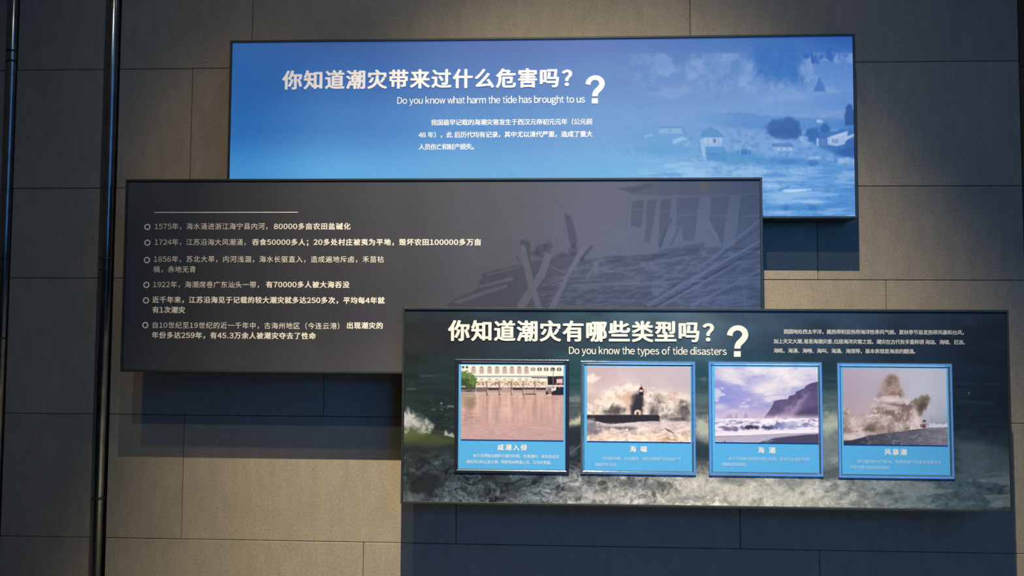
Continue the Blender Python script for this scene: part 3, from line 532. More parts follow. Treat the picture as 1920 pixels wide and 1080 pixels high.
def photo_cliffs(x, y):
    u, v = zoomed(x, y, 1320, 665, 4.502)
    p = Paint(u, v, grid_color(u, v, [90, 300, 500, 720, 975], [100, 200, 300, 420, 540], [[(212, 206, 220), (206, 200, 222), (226, 220, 226), (218, 212, 226), (214, 210, 226)], [(160, 160, 214), (178, 172, 214), (190, 186, 220), (212, 204, 222), (198, 194, 220)], [(138, 142, 210), (156, 156, 212), (190, 184, 216), (206, 198, 220), (200, 194, 218)],
        [(142, 144, 208), (158, 156, 210), (166, 162, 208), (190, 180, 210), (196, 184, 208)], [(198, 182, 212), (198, 180, 208), (190, 170, 200), (206, 184, 206), (214, 194, 210)]]))
    wx = u+50*(fbm(u, v, 90, 501, 3)-.5); wy = v+24*(fbm(u, v, 90, 502, 3)-.5)
    n = fbm(wx, wy, 110, 503, 6, .55, sy=48); nf = fbm(wx, wy, 30, 504, 5, .6)
    sky = 1-ss(430, 520, v)
    p.mix(sky*.6*ss(.50, .68, n), (238, 232, 232)); p.mix(sky*.4*ss(.55, .72, 1-n), (128, 134, 200))
    for cx, cy, rx, ry, a in ((220, 170, 110, 30, .6), (240, 215, 60, 26, .6), (500, 130, 140, 26, .5), (520, 285, 120, 34, .65), (600, 250, 120, 24, .4), (720, 180, 150, 30, .35), (130, 440, 60, 22, .55), (470, 305, 40, 18, .5)):
        p.mix(a*p.blob(cx, cy, rx, ry, .95, .5*n+.25*nf+.12, .7), (244, 236, 230))
    # cliffs
    clf = p.poly([(485, 548), (540, 490), (578, 430), (592, 392), (640, 380), (708, 376), (716, 350), (770, 334), (776, 312), (850, 282), (862, 262), (900, 240), (990, 220), (990, 560), (720, 560)], 2.2, (nf-.5)*7)
    t = np.clip((v-240)/300, 0, 1)[..., None]; cc = np.array((84, 72, 108.))*(1-t)+np.array((104, 88, 124.))*t
    p.img = p.img*(1-clf[..., None])+cc*(1+.35*(nf-.5))[..., None]*clf[..., None]
    p.mix(clf*.75*p.poly([(770, 500), (860, 460), (990, 420), (990, 560), (780, 545)], 22, (nf-.5)*40), (72, 60, 92))
    p.mix(clf*.6*p.poly([(560, 548), (640, 500), (740, 440), (850, 330), (880, 330), (820, 440), (760, 520), (700, 555)], 26, (nf-.5)*60), (190, 160, 190)); p.mix(.8*ss(490, 545, v)*(1-ss(560, 575, v))*ss(430, 520, u)*(1-ss(960, 975, u)*.3), (214, 194, 212))
    for pts in ([(182, 540), (194, 508), (202, 516), (212, 512), (222, 494), (232, 504), (248, 536), (250, 542)], [(256, 540), (264, 510), (272, 484), (280, 500), (288, 528), (294, 540)], [(330, 540), (340, 500), (350, 490), (366, 504), (376, 540)]):
        p.mix(.8*p.poly(pts, 2.5, (nf-.5)*6), (140, 118, 158))
    p.mix(.5*p.blob(270, 515, 150, 50, .9), (212, 190, 214))
    # surf
    sea = ss(533, 545, v+10*(nf-.5)); st = fbm(wx, wy, 50, 520, 5, .6, sy=14)
    sc_ = np.array((226, 218, 232.))*(1+(.36*(st-.5))[..., None]); p.img = p.img*(1-sea[..., None])+sc_*sea[..., None]
    p.mix(sea*.6*ss(.55, .68, 1-st)*(1-ss(640, 652, v)), (112, 100, 140))
    for cx, cy, rx, ry, a, cc in ((160, 615, 40, 10, .8, (96, 84, 116)), (215, 635, 40, 9, .7, (110, 98, 130)), (265, 630, 22, 16, .7, (80, 76, 116)), (400, 614, 66, 15, .95, (46, 42, 66)), (330, 622, 26, 16, .7, (90, 84, 116)), (540, 615, 64, 17, .9, (60, 64, 104)), (640, 600, 52, 34, .85, (92, 98, 144)), (620, 575, 26, 12, .6, (64, 66, 104)),
                                  (720, 600, 90, 28, .7, (150, 156, 200)), (860, 600, 20, 18, .7, (110, 112, 158)), (760, 570, 70, 16, .5, (190, 190, 220)), (930, 606, 50, 5, .6, (120, 120, 160))):
        p.mix(a*p.blob(cx, cy, rx, ry, .5, nf, 1.0), cc)
    p.mix(.85*p.blob(700, 552, 110, 12, .6, nf, 1), (240, 232, 240)); p.mix(.8*p.blob(600, 560, 12, 36, .6, nf, .9, .3), (236, 228, 238)); p.mix(.6*p.blob(860, 620, 110, 8, .5, nf, .8), (238, 232, 240)); p.mix(.7*p.seg((95, 545), (530, 560), 10, 8), (236, 226, 236))
    p.mix(p.poly([(80, 655), (300, 650), (600, 640), (990, 626), (990, 665), (600, 672), (300, 684), (80, 690)], 3, (nf-.5)*5), (236, 226, 234)); p.mix(p.poly([(80, 688), (330, 682), (620, 668), (990, 656), (990, 790), (80, 790)], 1.5, (nf-.5)*4), (178, 168, 190))
    p.mix(.8*p.seg((90, 690), (330, 684), 3, 1.5), (70, 58, 84)); p.mix(.5*p.seg((330, 684), (700, 664), 2, 1.5), (120, 108, 134)); p.mix(p.poly([(440, 752), (520, 724), (600, 702), (760, 684), (880, 674), (990, 668), (990, 790), (440, 790)], 6, (nf-.5)*8), (74, 66, 92)); p.mix(.35*ss(.5, .62, st)*ss(700, 710, v)*(1-ss(560, 620, u)), (204, 194, 210)); p.mix(p.blob(174, 733, 7, 4, .3), (50, 40, 60))
    return finish(p, GAIN['p3'](x, y)*1.12)

def photo_surge(x, y):
    u, v = zoomed(x, y, 1560, 665, 4.408)
    p = Paint(u, v, grid_color(u, v, [85, 400, 700, 970], [110, 300, 460, 560, 620], [[(176, 160, 178), (180, 170, 186), (182, 180, 196), (172, 176, 192)], [(172, 156, 174), (176, 164, 178), (180, 180, 196), (168, 174, 192)], [(178, 156, 168), (180, 166, 174), (176, 176, 190), (158, 166, 184)], [(170, 150, 156), (170, 156, 160), (168, 166, 178), (140, 150, 166)], [(168, 150, 152), (170, 156, 158), (168, 166, 178), (168, 172, 184)]]))
    wx = u+50*(fbm(u, v, 60, 601, 3)-.5)*2; wy = v+50*(fbm(u, v, 60, 602, 3)-.5)*2
    n = fbm(wx, wy, 80, 603, 6, .6); nf = fbm(wx, wy, 28, 604, 5, .62)
    # spray mass
    fz = fbm(u, v, 14, 640, 4, .7)
    b = p.poly([(80, 440), (130, 450), (180, 500), (250, 500), (320, 470), (340, 430), (400, 380), (450, 345), (520, 350), (590, 370), (650, 380), (670, 430), (720, 500), (730, 560), (750, 600), (740, 630), (400, 660), (250, 700), (80, 715)], 20, (nf-.5)*60)
    p.mix(b, (184, 164, 164)); p.mix(b*.8*ss(.42, .62, n), (212, 194, 194)); p.mix(b*.85*ss(.50, .66, 1-n), (146, 124, 116)); p.mix(b*.75*ss(.56, .70, 1-nf), (110, 92, 84)); p.mix(b*.5*ss(.56, .68, nf), (218, 204, 204))
    # upper plumes
    for pts, cc, a in (([(380, 350), (405, 300), (436, 225), (482, 170), (520, 178), (552, 210), (560, 280), (592, 330), (550, 356), (480, 346), (430, 356)], (140, 118, 106), .95), ([(660, 395), (700, 375), (750, 350), (790, 345), (805, 375), (790, 400), (760, 450), (735, 495), (720, 500), (706, 450), (690, 420)], (118, 102, 90), .95)):
        p.mix(a*ss(.12, .62, p.poly(pts, 34, (nf-.5)*36+(fz-.5)*22)*(.55+.9*fz)), cc)
    plume = ss(.1, .6, p.poly([(380, 350), (436, 225), (482, 170), (552, 210), (592, 330), (480, 346)], 30, (nf-.5)*30))
    p.mix(plume*.7*ss(.46, .62, 1-fz)*ss(.42, .6, 1-nf), (98, 80, 74)); p.mix(plume*.6*ss(.50, .64, fz), (186, 166, 162)); p.mix(.5*p.blob(420, 300, 40, 50, .9, fz, .8, -.4), (172, 150, 152)); p.mix(.75*p.blob(380, 260, 36, 60, .8, fz, .8, .5), (176, 160, 174)); p.mix(.7*p.blob(600, 250, 34, 70, .7, fz, .8, -.3), (180, 172, 186))
    p.mix(.6*p.blob(480, 220, 40, 40, .6, nf, 1), (112, 92, 84)); p.mix(.4*p.blob(530, 260, 40, 60, .6, nf, 1), (170, 142, 128)); p.mix(.8*p.blob(745, 425, 30, 44, .5, nf, .8, .4), (76, 62, 56)); p.mix(.6*p.blob(770, 365, 24, 16, .5, nf, 1), (96, 80, 66))
    for cx, cy, rx, ry, a, cc in ((540, 410, 80, 22, .8, (104, 86, 84)), (600, 440, 60, 26, .8, (110, 90, 88)), (450, 480, 50, 22, .7, (104, 84, 66)), (520, 540, 70, 40, .65, (122, 100, 90)), (640, 520, 30, 40, .7, (120, 90, 86)), (410, 440, 80, 20, .7, (140, 118, 108)), (320, 620, 36, 34, .85, (88, 84, 66)), (315, 580, 22, 18, .6, (110, 76, 64)),
                                  (618, 604, 24, 22, .85, (82, 80, 66)), (120, 540, 40, 60, .6, (140, 112, 104)), (130, 620, 50, 40, .7, (124, 94, 84)), (400, 600, 60, 24, .5, (140, 108, 100)), (110, 480, 30, 20, .6, (136, 112, 106)), (500, 590, 40, 30, .55, (120, 100, 88))):
        p.mix(a*p.blob(cx, cy, rx, ry, .6, nf, 1.1), cc)
    for cx, cy, rx, ry, a in ((470, 365, 80, 24, .8), (560, 385, 70, 20, .6), (500, 440, 60, 16, .6), (420, 420, 60, 12, .5), (170, 560, 50, 60, .5), (260, 540, 60, 40, .55), (440, 540, 40, 34, .5), (560, 590, 60, 30, .5), (680, 560, 40, 60, .7), (160, 680, 80, 26, .7), (300, 650, 60, 14, .5)):
        p.mix(a*p.blob(cx, cy, rx, ry, .6, nf, 1.1), (214, 198, 200))
    # tram-like vehicle and mast far off
    p.mix(p.rect(744, 776, 572, 606, 2), (116, 60, 74)); p.mix(p.rect(742, 778, 556, 574, 2), (150, 146, 160)); p.mix(p.rect(750, 776, 540, 556, 2), (64, 62, 80)); p.mix(p.rect(728, 744, 576, 600, 2), (120, 96, 112)); p.mix(.8*p.rect(823, 828, 516, 580), (110, 110, 130)); p.mix(.7*p.poly([(785, 580), (800, 566), (836, 566), (842, 582)], 2), (112, 104, 122))
    p.mix(.8*p.rect(800, 990, 566, 600, 4), (196, 198, 208)); p.mix(.6*ss(.5, .6, nf)*p.rect(780, 990, 560, 575, 3), (120, 124, 140))
    # dark water in front
    wt = p.poly([(80, 712), (170, 705), (250, 685), (300, 668), (400, 655), (520, 640), (620, 630), (700, 618), (800, 604), (990, 598), (990, 790), (80, 790)], 2, (nf-.5)*8)
    rip = fbm(wx, wy, 60, 620, 5, .6, sy=12); t = np.clip((u-300)/600, 0, 1)[..., None]
    cc = np.array((62, 64, 74.))*(1-t)+np.array((116, 110, 124.))*t
    cc = cc*(1+(.6*(rip-.5))[..., None]); p.img = p.img*(1-wt[..., None])+cc*wt[..., None]
    p.mix(wt*.4*ss(.58, .68, rip), (146, 142, 152)); p.mix(.7*p.poly([(80, 716), (160, 712), (260, 700), (200, 740), (80, 745)], 6), (48, 48, 56)); p.mix(.8*p.seg((630, 630), (735, 618), 7, 3), (44, 44, 52))
    return finish(p, GAIN['p4'](x, y)*1.04)


def print_mesh(name, x0, x1, z0, z1, depth, parent, paint, material_fn, scale=1.0, origin=(0, 0, 0)):
    """thin printed sheet in the plane Y=-depth, painted by paint(x, y) in the photograph's measure"""
    w = int((x1-x0)*640*scale); h = int((z1-z0)*640*scale)
    X = x0+(np.arange(w)+.5)/w*(x1-x0); Z = z0+(np.arange(h)+.5)/h*(z1-z0)
    XX, ZZ = np.meshgrid(X, Z)
    px, py = to_photo(XX, -depth, ZZ)
    rgb = paint(px, py)
    im = bpy.data.images.new(name+'_artwork', w, h, alpha=False, float_buffer=True)
    im.colorspace_settings.name = 'Linear Rec.709'
    buf = np.ones((h, w, 4), np.float32); buf[..., :3] = np.clip(rgb, 0.0, .95)
    im.pixels.foreach_set(buf.ravel()); im.update(); im.pack()
    t = .002; ox, oy, oz = origin
    v = [(x0-ox, -depth-oy, z0-oz), (x1-ox, -depth-oy, z0-oz), (x1-ox, -depth-oy, z1-oz), (x0-ox, -depth-oy, z1-oz),
         (x0-ox, -depth+t-oy, z0-oz), (x1-ox, -depth+t-oy, z0-oz), (x1-ox, -depth+t-oy, z1-oz), (x0-ox, -depth+t-oy, z1-oz)]
    o = from_data(name, v, [(0, 1, 2, 3), (5, 4, 7, 6), (4, 0, 3, 7), (1, 5, 6, 2), (3, 2, 6, 7), (4, 5, 1, 0)], material_fn(name, im), parent)
    uv = o.data.uv_layers.new(name='UVMap').data
    for l in o.data.loops:
        c = v[l.vertex_index]; uv[l.index].uv = ((c[0]+ox-x0)/(x1-x0), (c[2]+oz-z0)/(z1-z0))
    return o
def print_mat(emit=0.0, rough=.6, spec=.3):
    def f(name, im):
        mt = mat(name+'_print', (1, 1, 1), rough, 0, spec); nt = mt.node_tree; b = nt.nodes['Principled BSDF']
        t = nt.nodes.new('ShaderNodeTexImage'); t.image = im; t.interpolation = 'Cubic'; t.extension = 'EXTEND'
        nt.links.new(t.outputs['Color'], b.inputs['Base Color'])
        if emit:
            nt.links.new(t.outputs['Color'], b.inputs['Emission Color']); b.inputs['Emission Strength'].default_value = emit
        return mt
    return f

def rails(x0, x1, z0, z1, prof, m_, parent, name='frame_rail'):
    """four mitred rails; prof = closed list of (inward offset, Y) in world Y relative to parent"""
    n = len(prof); e = .00015
    def corner(u, cx, cz):
        return (x0+u if cx == 0 else x1-u, z0+u if cz == 0 else z1-u)
    for (a, b_) in (((0, 1), (1, 1)), ((1, 1), (1, 0)), ((1, 0), (0, 0)), ((0, 0), (0, 1))):
        v = []
        for cc in (a, b_):
            for u, y in prof:
                x, z = corner(u, *cc); v.append((x, y, z))
        # pull the ends apart by a hair so that the mitre reads as a joint
        d = Vector(v[n])-Vector(v[0]); d.normalize()
        v = [tuple(Vector(p)+d*e) for p in v[:n]]+[tuple(Vector(p)-d*e) for p in v[n:]]
        f = [(i, (i+1) % n, n+(i+1) % n, n+i) for i in range(n)]+[tuple(range(n))[::-1], tuple(range(n, 2*n))]
        me_o = from_data(name, v, f, m_, parent)
        bm = bmesh.new(); bm.from_mesh(me_o.data); bmesh.ops.recalc_face_normals(bm, faces=bm.faces); bm.to_mesh(me_o.data); bm.free()

# ------------------------------------------------------------------ lettering
def glyph_verts(body, bold, res):
    if bold > 0:
        # heavier strokes: the glyph laid over itself, shifted all round by the extra weight
        v, f = glyph(body, 0.0, res) if len(body) == 1 else glyph_verts(body, 0.0, res); n = len(v); V = []; F = []
        ring = ((-1, -.55), (1, -.55), (-1, .55), (1, .55), (0, 0)) if bold < .015 else [(math.cos(a_*math.pi/6), .75*math.sin(a_*math.pi/6)) for a_ in range(12)]+[(0, 0)]
        for i, (dx, dy) in enumerate(ring):
            q = v.copy(); q[:, 0] += dx*bold*1.25; q[:, 1] += dy*bold; q[:, 2] += i*.0002; V.append(q); F += [tuple(k_+i*n for k_ in p) for p in f]
        return np.vstack(V), F
    c = bpy.data.curves.new('lettering', 'FONT'); c.body = body; c.size = 1.0; c.resolution_u = res
    o = bpy.data.objects.new('lettering', c); C.objects.link(o)
    dg = bpy.context.evaluated_depsgraph_get()
    me = bpy.data.meshes.new_from_object(o.evaluated_get(dg))
    v = np.array([tuple(q.co) for q in me.vertices]); f = [tuple(p.vertices) for p in me.polygons]
    bpy.data.objects.remove(o); bpy.data.curves.remove(c); bpy.data.meshes.remove(me)
    return v, f
_gc = {}
def glyph(ch, bold, res):
    kk = (ch, bold, res)
    if kk not in _gc: _gc[kk] = glyph_verts(ch, bold, res)
    return _gc[kk]
NARROW = set('0123456789. ')
def wide(ch): return chr(ord(ch)+0xFEE0) if '!' <= ch <= '~' and ch not in ',.' else ch
def adv(ch):
    if ch in ' ': return .3
    if ch in ',': return .45
    if ch == '.': return .3
    return .60 if ch in NARROW else 1.0
def solid(v, f, thick):
    """sheet (x, z) -> mesh data; thick>0 gives raised letters with side walls"""
    if thick <= 0: return v, f
    n = len(v); back = v.copy(); back[:, 1] += thick
    from collections import Counter
    ed = Counter(); 
    for p in f:
        for i in range(len(p)): ed[(p[i], p[(i+1) % len(p)])] += 1
    g = list(f)
    for (a, b_) in ed:
        if (b_, a) not in ed: g.append((a, a+n, b_+n, b_))
    return np.vstack([v, back]), g
def write(body, xa, xb, ya, yb, em, depth, m_, parent, origin, bold=0.0, res=3, lift=.0005, thick=0.0, per_char=None, name='text_line', squeeze=1.0):
    """a line of writing from photo x=xa to x=xb, its middle at ya (left end) and yb (right end), em photo px high"""
    (X0, Z0), (X1, Z1) = on_plane(xa, ya, depth), on_plane(xb, yb, depth)
    zc = (Z0+Z1)/2; xm, zm = on_plane((xa+xb)/2, (ya+yb)/2, depth); _, zt = on_plane((xa+xb)/2, (ya+yb)/2-em, depth)
    e = zt-zm
    a = [adv(c) for c in body]; n = len(body)
    nat = sum(a)*e; sp = ((X1-X0)-nat+.06*e)/max(1, n-1)      # even letter spacing fits the measured length
    x = X0-.03*e; V = []; F = []; base = 0; out = []
    for ch, w in zip(body, a):
        if ch != ' ':
            v, f = glyph(wide(ch), bold, res)
            vv = np.zeros_like(v); gx = v[:, 0]
            if ch in NARROW or ch in ',?': gx = gx-(gx.min()+gx.max())/2+w/2
            vv[:, 0] = x+gx*e*squeeze; vv[:, 1] = -depth-lift-thick-v[:, 2]*e; vv[:, 2] = zc+(v[:, 1]-.36)*e
            vv, f = solid(vv, f, thick)
            vv = vv-np.array(origin)
            if per_char: out.append(from_data(per_char, [tuple(q) for q in vv], f, m_, parent))
            else:
                V.append(vv); F += [tuple(i+base for i in p) for p in f]; base += len(vv)
        x += w*e+sp
    if not per_char: return from_data(name, [tuple(q) for q in np.vstack(V)], F, m_, parent)
    return out
WIDTHS = {'t': .60, 'w': .86, 'r': .74, 'f': .66, 'm': .96, 'y': .92, 's': .92, 'k': .95}      # towards a plain grotesque
def write_latin(body, xa, xb, ybase_a, ybase_b, cap, depth, m_, parent, origin, bold=0.0, res=4, lift=.0005, name='text_line'):
    (X0, Z0), (X1, Z1) = on_plane(xa, ybase_a, depth), on_plane(xb, ybase_b, depth)
    _, zt = on_plane(xa, ybase_a-cap, depth); s = (zt-Z0)/.73
    zb = (Z0+Z1)/2; V = []; f = []; n = 0; x = 0
    for ch in body:
        if ch == ' ': x += .25; continue
        g, gf = glyph(wide(ch), bold, res); g = g.copy(); w = g[:, 0].max()-g[:, 0].min()
        kx = WIDTHS.get(ch, 1.0); g[:, 0] *= kx; w *= kx
        side = .085 if ch == 'k' else .034 if ch in 'itlfjr' else (.008 if ch in 'vwy' else .030)
        g[:, 0] += x+side-g[:, 0].min(); x += w+2*side
        V.append(g); f += [tuple(i+n for i in p) for p in gf]; n += len(g)
    v = np.vstack(V)
    vv = np.zeros_like(v); vv[:, 0] = X0+(v[:, 0]-v[:, 0].min())/(v[:, 0].max()-v[:, 0].min())*(X1-X0)
    vv[:, 1] = -depth-lift-v[:, 2]*s; vv[:, 2] = zb+v[:, 1]*s
    return from_data(name, [tuple(q) for q in vv-np.array(origin)], f, m_, parent)
QM = [(24, 88, 46), (30, 62, 44), (48, 38, 43), (72, 25, 43), (96, 22, 44), (122, 29, 46), (145, 49, 48), (154, 76, 49), (148, 103, 50), (127, 131, 51), (104, 154, 51), (92, 176, 51), (88, 200, 51)]
def big_question(x0, x1, y0, y1, depth, m_, parent, origin):
    """large bold question mark: tapered stroke and a square dot, raised a little"""
    def P(u, v_): return on_plane(x0+(u-2)/178*(x1-x0), y0+(v_)/270*(y1-y0), depth)
    pts = [np.array(p[:2], float) for p in QM]; L = []; Rr = []
    # smooth the centre line
    dense = []
    for i in range(len(QM)-1):
        p0 = np.array(QM[max(0, i-1)], float); p1 = np.array(QM[i], float); p2 = np.array(QM[i+1], float); p3 = np.array(QM[min(len(QM)-1, i+2)], float)
        for t in np.linspace(0, 1, 5)[:-1]:
            dense.append(.5*((2*p1)+(-p0+p2)*t+(2*p0-5*p1+4*p2-p3)*t*t+(-p0+3*p1-3*p2+p3)*t**3))
    dense.append(np.array(QM[-1], float)); D = np.array(dense)
    for i, q in enumerate(D):
        tq = D[min(i+1, len(D)-1), :2]-D[max(i-1, 0), :2]
        if i == len(D)-1: tq = np.array([0, 1.0])
        if i == 0: tq = np.array([.2, -1.0])
        tq = tq/np.linalg.norm(tq); nrm = np.array([-tq[1], tq[0]])
        L.append(q[:2]+nrm*q[2]/2); Rr.append(q[:2]-nrm*q[2]/2)
    V = []; F = []
    for a, b_ in zip(L, Rr):
        for q in (a, b_):
            X, Z = P(*q); V.append((X, -depth-.0012, Z))
    for i in range(len(L)-1): F.append((2*i, 2*i+2, 2*i+3, 2*i+1))
    b0 = len(V)
    for q in ((60, 222), (116, 222), (116, 270), (60, 270)):
        X, Z = P(*q); V.append((X, -depth-.0012, Z))
    F.append((b0, b0+1, b0+2, b0+3))
    v, f = solid(np.array(V), F, .001)
    o = from_data('question_mark', [tuple(q) for q in v-np.array(origin)], f, m_, parent)
    bm = bmesh.new(); bm.from_mesh(o.data); bmesh.ops.recalc_face_normals(bm, faces=bm.faces); bm.to_mesh(o.data); bm.free()
    return o

M_cream = mat('cream_letters', (0.84, 0.79, 0.74), 0.6)
M_cream2 = mat('cream_ink', (0.84, 0.80, 0.73), 0.7)
M_pale = mat('pale_ink', (0.60, 0.60, 0.60), 0.7)
M_faint = mat('faint_white_ink', (0.44, 0.64, 0.80), 0.7)
M_card_text = mat('card_white_ink', (0.72, 0.76, 0.80), 0.7)
M_frame = add_grain(mat('dark_anodised_frame', (0.05, 0.062, 0.065), 0.42, 0.55), 60, .1)
M_case = mat('dark_case', (0.018, 0.022, 0.026), 0.6)

# lit titles on the backlit top panel glow with the sheet they are printed on
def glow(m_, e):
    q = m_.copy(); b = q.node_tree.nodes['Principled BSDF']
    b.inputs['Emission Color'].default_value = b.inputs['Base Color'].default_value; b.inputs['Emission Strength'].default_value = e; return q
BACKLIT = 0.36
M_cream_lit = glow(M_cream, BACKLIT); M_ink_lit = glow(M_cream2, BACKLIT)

def panel(label, x0, x1, z0, z1, depth, paint, pmat, back=.0008, mounts=()):
    """a box standing off the wall: case, four mitred frame rails and the printed sheet"""
    org = ((x0+x1)/2, 0.0, z0)
    t = thing('info_panel', label, 'panel', org, 'large printed panels mounted on the stone wall')
    ox, oy, oz = org; f = .0066
    from_bm('case', box_bm(x0-ox+.002, x1-ox-.002, -depth+.006, -back, 0+.002, z1-z0-.002, .001), M_case, t)
    for bx, bz in mounts: from_bm('mounting_arm', box_bm(bx-ox-.025, bx-ox+.025, -back-.004, -.0005, bz-.03-oz, bz+.03-oz, .002), M_case, t)
    w = .0072
    prof = [(0, -back-.001), (0, -depth+.0015), (.0012, -depth), (w-.0008, -depth), (w, -depth+.001), (w, -depth+.0052), (.0018, -depth+.0052), (.0018, -back-.001)]
    rails(x0-ox, x1-ox, 0, z1-z0, prof, M_frame, t)
    g = .0005
    o = print_mesh('printed_sheet', x0+w+g, x1-w-g, z0+w+g, z1-w-g, depth-.0035, t, paint, pmat, origin=org)
    return t, o, org, depth-.0035

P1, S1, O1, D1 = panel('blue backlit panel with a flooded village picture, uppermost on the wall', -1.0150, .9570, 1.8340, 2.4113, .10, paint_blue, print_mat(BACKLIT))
P2, S2, O2, D2 = panel('dark grey panel with six bulleted text lines and a wrecked house picture, middle of three', -1.3108, .6513, 1.3525, 1.9511, .16, paint_dark, print_mat(), .104, ((-1.2, 1.5), (-1.2, 1.8), (-.6, 1.6), (.3, 1.6)))
P3, S3, O3, D3 = panel('stormy sea panel that carries four framed pictures, lowest on the wall', -.4234, 1.3288, .9775, 1.5533, .22, paint_sea, print_mat(0, .5, .35), .1635, ((-.3, 1.15), (.4, 1.15), (1.2, 1.15), (1.2, 1.45)))

# top panel writing
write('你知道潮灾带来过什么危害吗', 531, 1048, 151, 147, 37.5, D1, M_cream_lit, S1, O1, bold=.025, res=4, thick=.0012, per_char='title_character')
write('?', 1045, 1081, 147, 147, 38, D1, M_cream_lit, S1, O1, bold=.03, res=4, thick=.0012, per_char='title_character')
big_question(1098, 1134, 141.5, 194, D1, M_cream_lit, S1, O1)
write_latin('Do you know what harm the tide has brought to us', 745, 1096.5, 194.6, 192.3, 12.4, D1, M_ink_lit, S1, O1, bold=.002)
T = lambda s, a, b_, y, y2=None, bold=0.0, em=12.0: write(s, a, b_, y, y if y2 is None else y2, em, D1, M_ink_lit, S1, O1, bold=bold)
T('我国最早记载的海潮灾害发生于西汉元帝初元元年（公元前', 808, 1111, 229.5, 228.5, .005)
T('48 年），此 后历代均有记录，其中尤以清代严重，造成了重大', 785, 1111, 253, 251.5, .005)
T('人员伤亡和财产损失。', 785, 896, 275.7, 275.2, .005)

# dark panel writing
def L2(y, *runs, em=13.2):
    for s, a, b_, bold in runs:
        write(s, a, b_, y, y, em, D2, M_cream2, S2, O2, bold=.024 if bold else 0)
L2(424.6, ('1575年，海水涌进浙江海宁县内河，', 290, 510, 0), ('80000多亩农田盐碱化', 514, 657, 1))
L2(454.2, ('1724年，江苏沿海大风潮涌，', 290, 469, 0), ('吞食50000多人；20多处村庄被夷为平地，毁坏农田100000多万亩', 473, 902, 1))
L2(486.2, ('1856年，苏北大旱，内河浅涸，海水长驱直入，造成遍地斥卤，禾苗枯', 288.5, 720, 0))
L2(505.2, ('槁，赤地无青', 288, 367.5, 0))
L2(533.8, ('1922年，海潮席卷广东汕头一带，', 287, 494, 0), ('有70000多人被大海吞没', 499, 655, 1))
L2(562.8, ('近千年来，江苏沿海见于记载的较大潮灾就多达250多次，平均每4年就', 286, 721, 1))
L2(581.2, ('有1次潮灾', 286, 347, 1))
L2(610.6, ('自10世纪至19世纪的近一千年中，古海州地区（今连云港）', 285, 645, 0), ('出现潮灾的', 650, 718, 1))
L2(629.2, ('年份多达259年，有45.3万余人被潮灾夺去了性命', 285, 592, 1))
for cx, cy in ((276.5, 425.6), (276.5, 455.2), (275.6, 487.6), (274.6, 534.2), (274, 563.3), (272.6, 609.6)):
    X, Z = on_plane(cx, cy, D2); bm = bmesh.new(); vs = []
    for i in range(28):
        a = i/28*2*math.pi
        vs.append([bm.verts.new((X+r*math.cos(a)-O2[0], -D2-.0006, Z+r*math.sin(a)-O2[2])) for r in (.0064, .0098)])
    for i in range(28): bm.faces.new((vs[i][0], vs[(i+1) % 28][0], vs[(i+1) % 28][1], vs[i][1]))
    from_bm('bullet_ring', bm, M_cream2, S2)
(xa, za), (xb, zb) = on_plane(290, 399, D2), on_plane(559, 397.5, D2)
from_bm('rule_line', box_bm(xa-O2[0], xb-O2[0], -D2-.0008, -D2-.0002, (za+zb)/2-.0012-O2[2], (za+zb)/2+.0012-O2[2]), M_cream2, S2)

# sea panel writing
write('你知道潮灾有哪些类型吗', 842, 1311, 620.5, 623, 41, D3, M_cream, S3, O3, bold=.027, res=4, thick=.0014, per_char='title_character')
write('?', 1308, 1348, 624, 624, 42, D3, M_cream, S3, O3, bold=.032, res=4, thick=.0014, per_char='title_character')
big_question(1363, 1403, 610, 669, D3, M_cream, S3, O3)
write_latin('Do you know the types of tide disasters', 1067, 1362.5, 663.8, 665, 13.0, D3, M_cream, S3, O3, bold=.006)
for s, a, b_, y, y2 in (('我国地处西太平洋，属热带和亚热带海洋性季风气候，夏秋季节易发热带风暴和台风，', 1469, 1813, 621.5, 624),
                        ('加上天文大潮,易发海潮灾害,位居海洋灾害之首。潮灾在古代有多重称谓 海溢、海啸、巨浪、', 1450.5, 1815, 639.3, 642.5),
                        ('海吼、海沸、海唑、海叫、海涌、海涨等，基本表现是海浪的翻涌。', 1450.5, 1722, 657, 659.5)):
    write(s, a, b_, y, y2, 9.4, D3, M_pale, S3, O3, bold=.008)

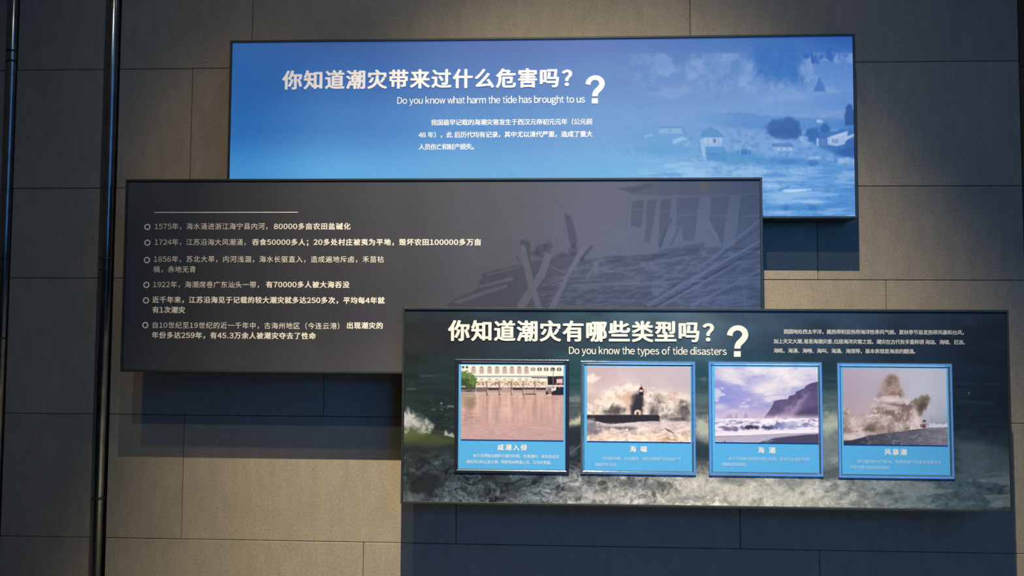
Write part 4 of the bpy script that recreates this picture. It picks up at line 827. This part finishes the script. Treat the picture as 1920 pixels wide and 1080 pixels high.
# ------------------------------------------------------------------ framed pictures on the sea panel
def metal_frame(name, col, rough):
    return add_grain(mat(name, col, rough, 0.92), 80, .06)
M_rim = metal_frame('blue_metal_frame', (0.62, 0.86, 1.0), .13)
M_rim_dark = metal_frame('shaded_metal_frame', (0.16, 0.19, 0.26), .22)  # same metal, darkened to stand in for the missing blue reflection
M_well = mat('black_gap', (0.004, 0.004, 0.005), .8)
M_card = add_grain(mat('sky_blue_card', (0.075, 0.385, 0.80), .55), 90, .03)
def framed(label, fr, card, photo, painter, cap, body, m_rim):
    fd = .004                                        # how far the frame stands out of the big panel
    base = .2165
    xl, zt = on_plane(fr[0], fr[1], base+fd); xr, zb = on_plane(fr[2], fr[3], base+fd)
    org = ((xl+xr)/2, -base, zb); ox, oy, oz = org
    t = thing('framed_picture', label, 'picture', org, 'four framed picture cards on the sea panel')
    w = .0098; h = fd
    prof = [(0, -.0003), (0, -h+.0012), (.0014, -h), (w-.003, -h), (w, -h+.003), (w, -.0003)]
    rails(xl-ox, xr-ox, 0, zt-zb, prof, m_rim, t)
    from_bm('back_plate', box_bm(xl-ox+w-.0004, xr-ox-w+.0004, -.0008, -.0003, w-.0004, zt-zb-w+.0004), M_well, t)
    cd = base+.0016
    x0, z1 = on_plane(card[0], card[1], cd); x1, z0 = on_plane(card[2], card[3], cd)
    x0 = max(x0, xl+w+.0012); x1 = min(x1, xr-w-.0012); z0 = max(z0, zb+w+.0008); z1 = min(z1, zt-w-.0012)
    c = from_bm('card', box_bm(x0-ox, x1-ox, -.0016, -.0009, z0-oz, z1-oz, .0002), M_card, t)
    pd = cd+.0023
    a0, b1 = on_plane(photo[0], photo[1], pd); a1, b0 = on_plane(photo[2], photo[3], pd)
    a1 = min(a1, x1-.002); b1 = min(b1, z1-.0008)
    print_mesh('photo_print', a0, a1, b0, b1, pd, t, painter, print_mat(0, .35, .4), scale=1.7, origin=org)
    s, a, b_, y = cap
    write(s, a, b_, y, y+.4, 12.5, cd, M_card_text, c, org, bold=.022, res=3, name='caption')
    for s, a, b_, y in body: write(s, a, b_, y, y+.6, 7.2, cd, M_card_text if cap[0][0] == '咸' else M_faint, c, org, bold=0, res=2)
    return t
framed('picture of a canal sluice and pink building, in the darkest-looking frame', (853.3, 673.5, 1067, 889), (860, 683, 1060.5, 881.5), (865, 684.6, 1056.5, 825.8), photo_sluice,
       ('咸潮入侵', 933, 988, 839), (('由于月球和太阳的引潮力作用，在涨潮时，海水会沿河', 887, 1048, 855), ('道自河口向上游上溯，致使海水倒灌入河，江河水变咸。', 874, 1038, 866.3)), M_rim_dark)
framed('picture of waves breaking over a lighthouse, in a blue metal frame', (1088.6, 676.8, 1305.3, 891.5), (1095.5, 685.5, 1299, 887), (1100.7, 686.8, 1295.3, 829), photo_lighthouse,
       ('海 啸', 1181, 1213, 842), (('由海底地震、火山爆发、海底滑坡或气象变化产生', 1130, 1278, 860), ('的破坏性海浪。', 1116, 1162, 871)), M_rim)
framed('picture of a surf beach below dark cliffs, in a bright blue frame', (1327.8, 678, 1544.5, 894.5), (1333.5, 686, 1540, 889.5), (1340, 688, 1536, 831), photo_cliffs,
       ('海 潮', 1421, 1453.5, 844.3), (('由于月球和太阳的引潮力作用，使海洋水面发生的', 1366, 1517, 860.3), ('周期性涨落现象。', 1353, 1405, 870.6)), M_rim)
framed('picture of muddy storm surge spray, framed, nearest the dark end of the panel', (1569.3, 680.5, 1790.5, 899), (1575.5, 688.5, 1785, 893), (1580, 690.5, 1777.5, 835), photo_surge,
       ('风暴潮', 1658.5, 1700, 847.6), (('由于剧烈的大气扰动，如强风和气压骤变导致海水', 1607, 1765, 865.8), ('异常升降引起的自然现象。', 1593.5, 1674, 876.3)), M_rim)
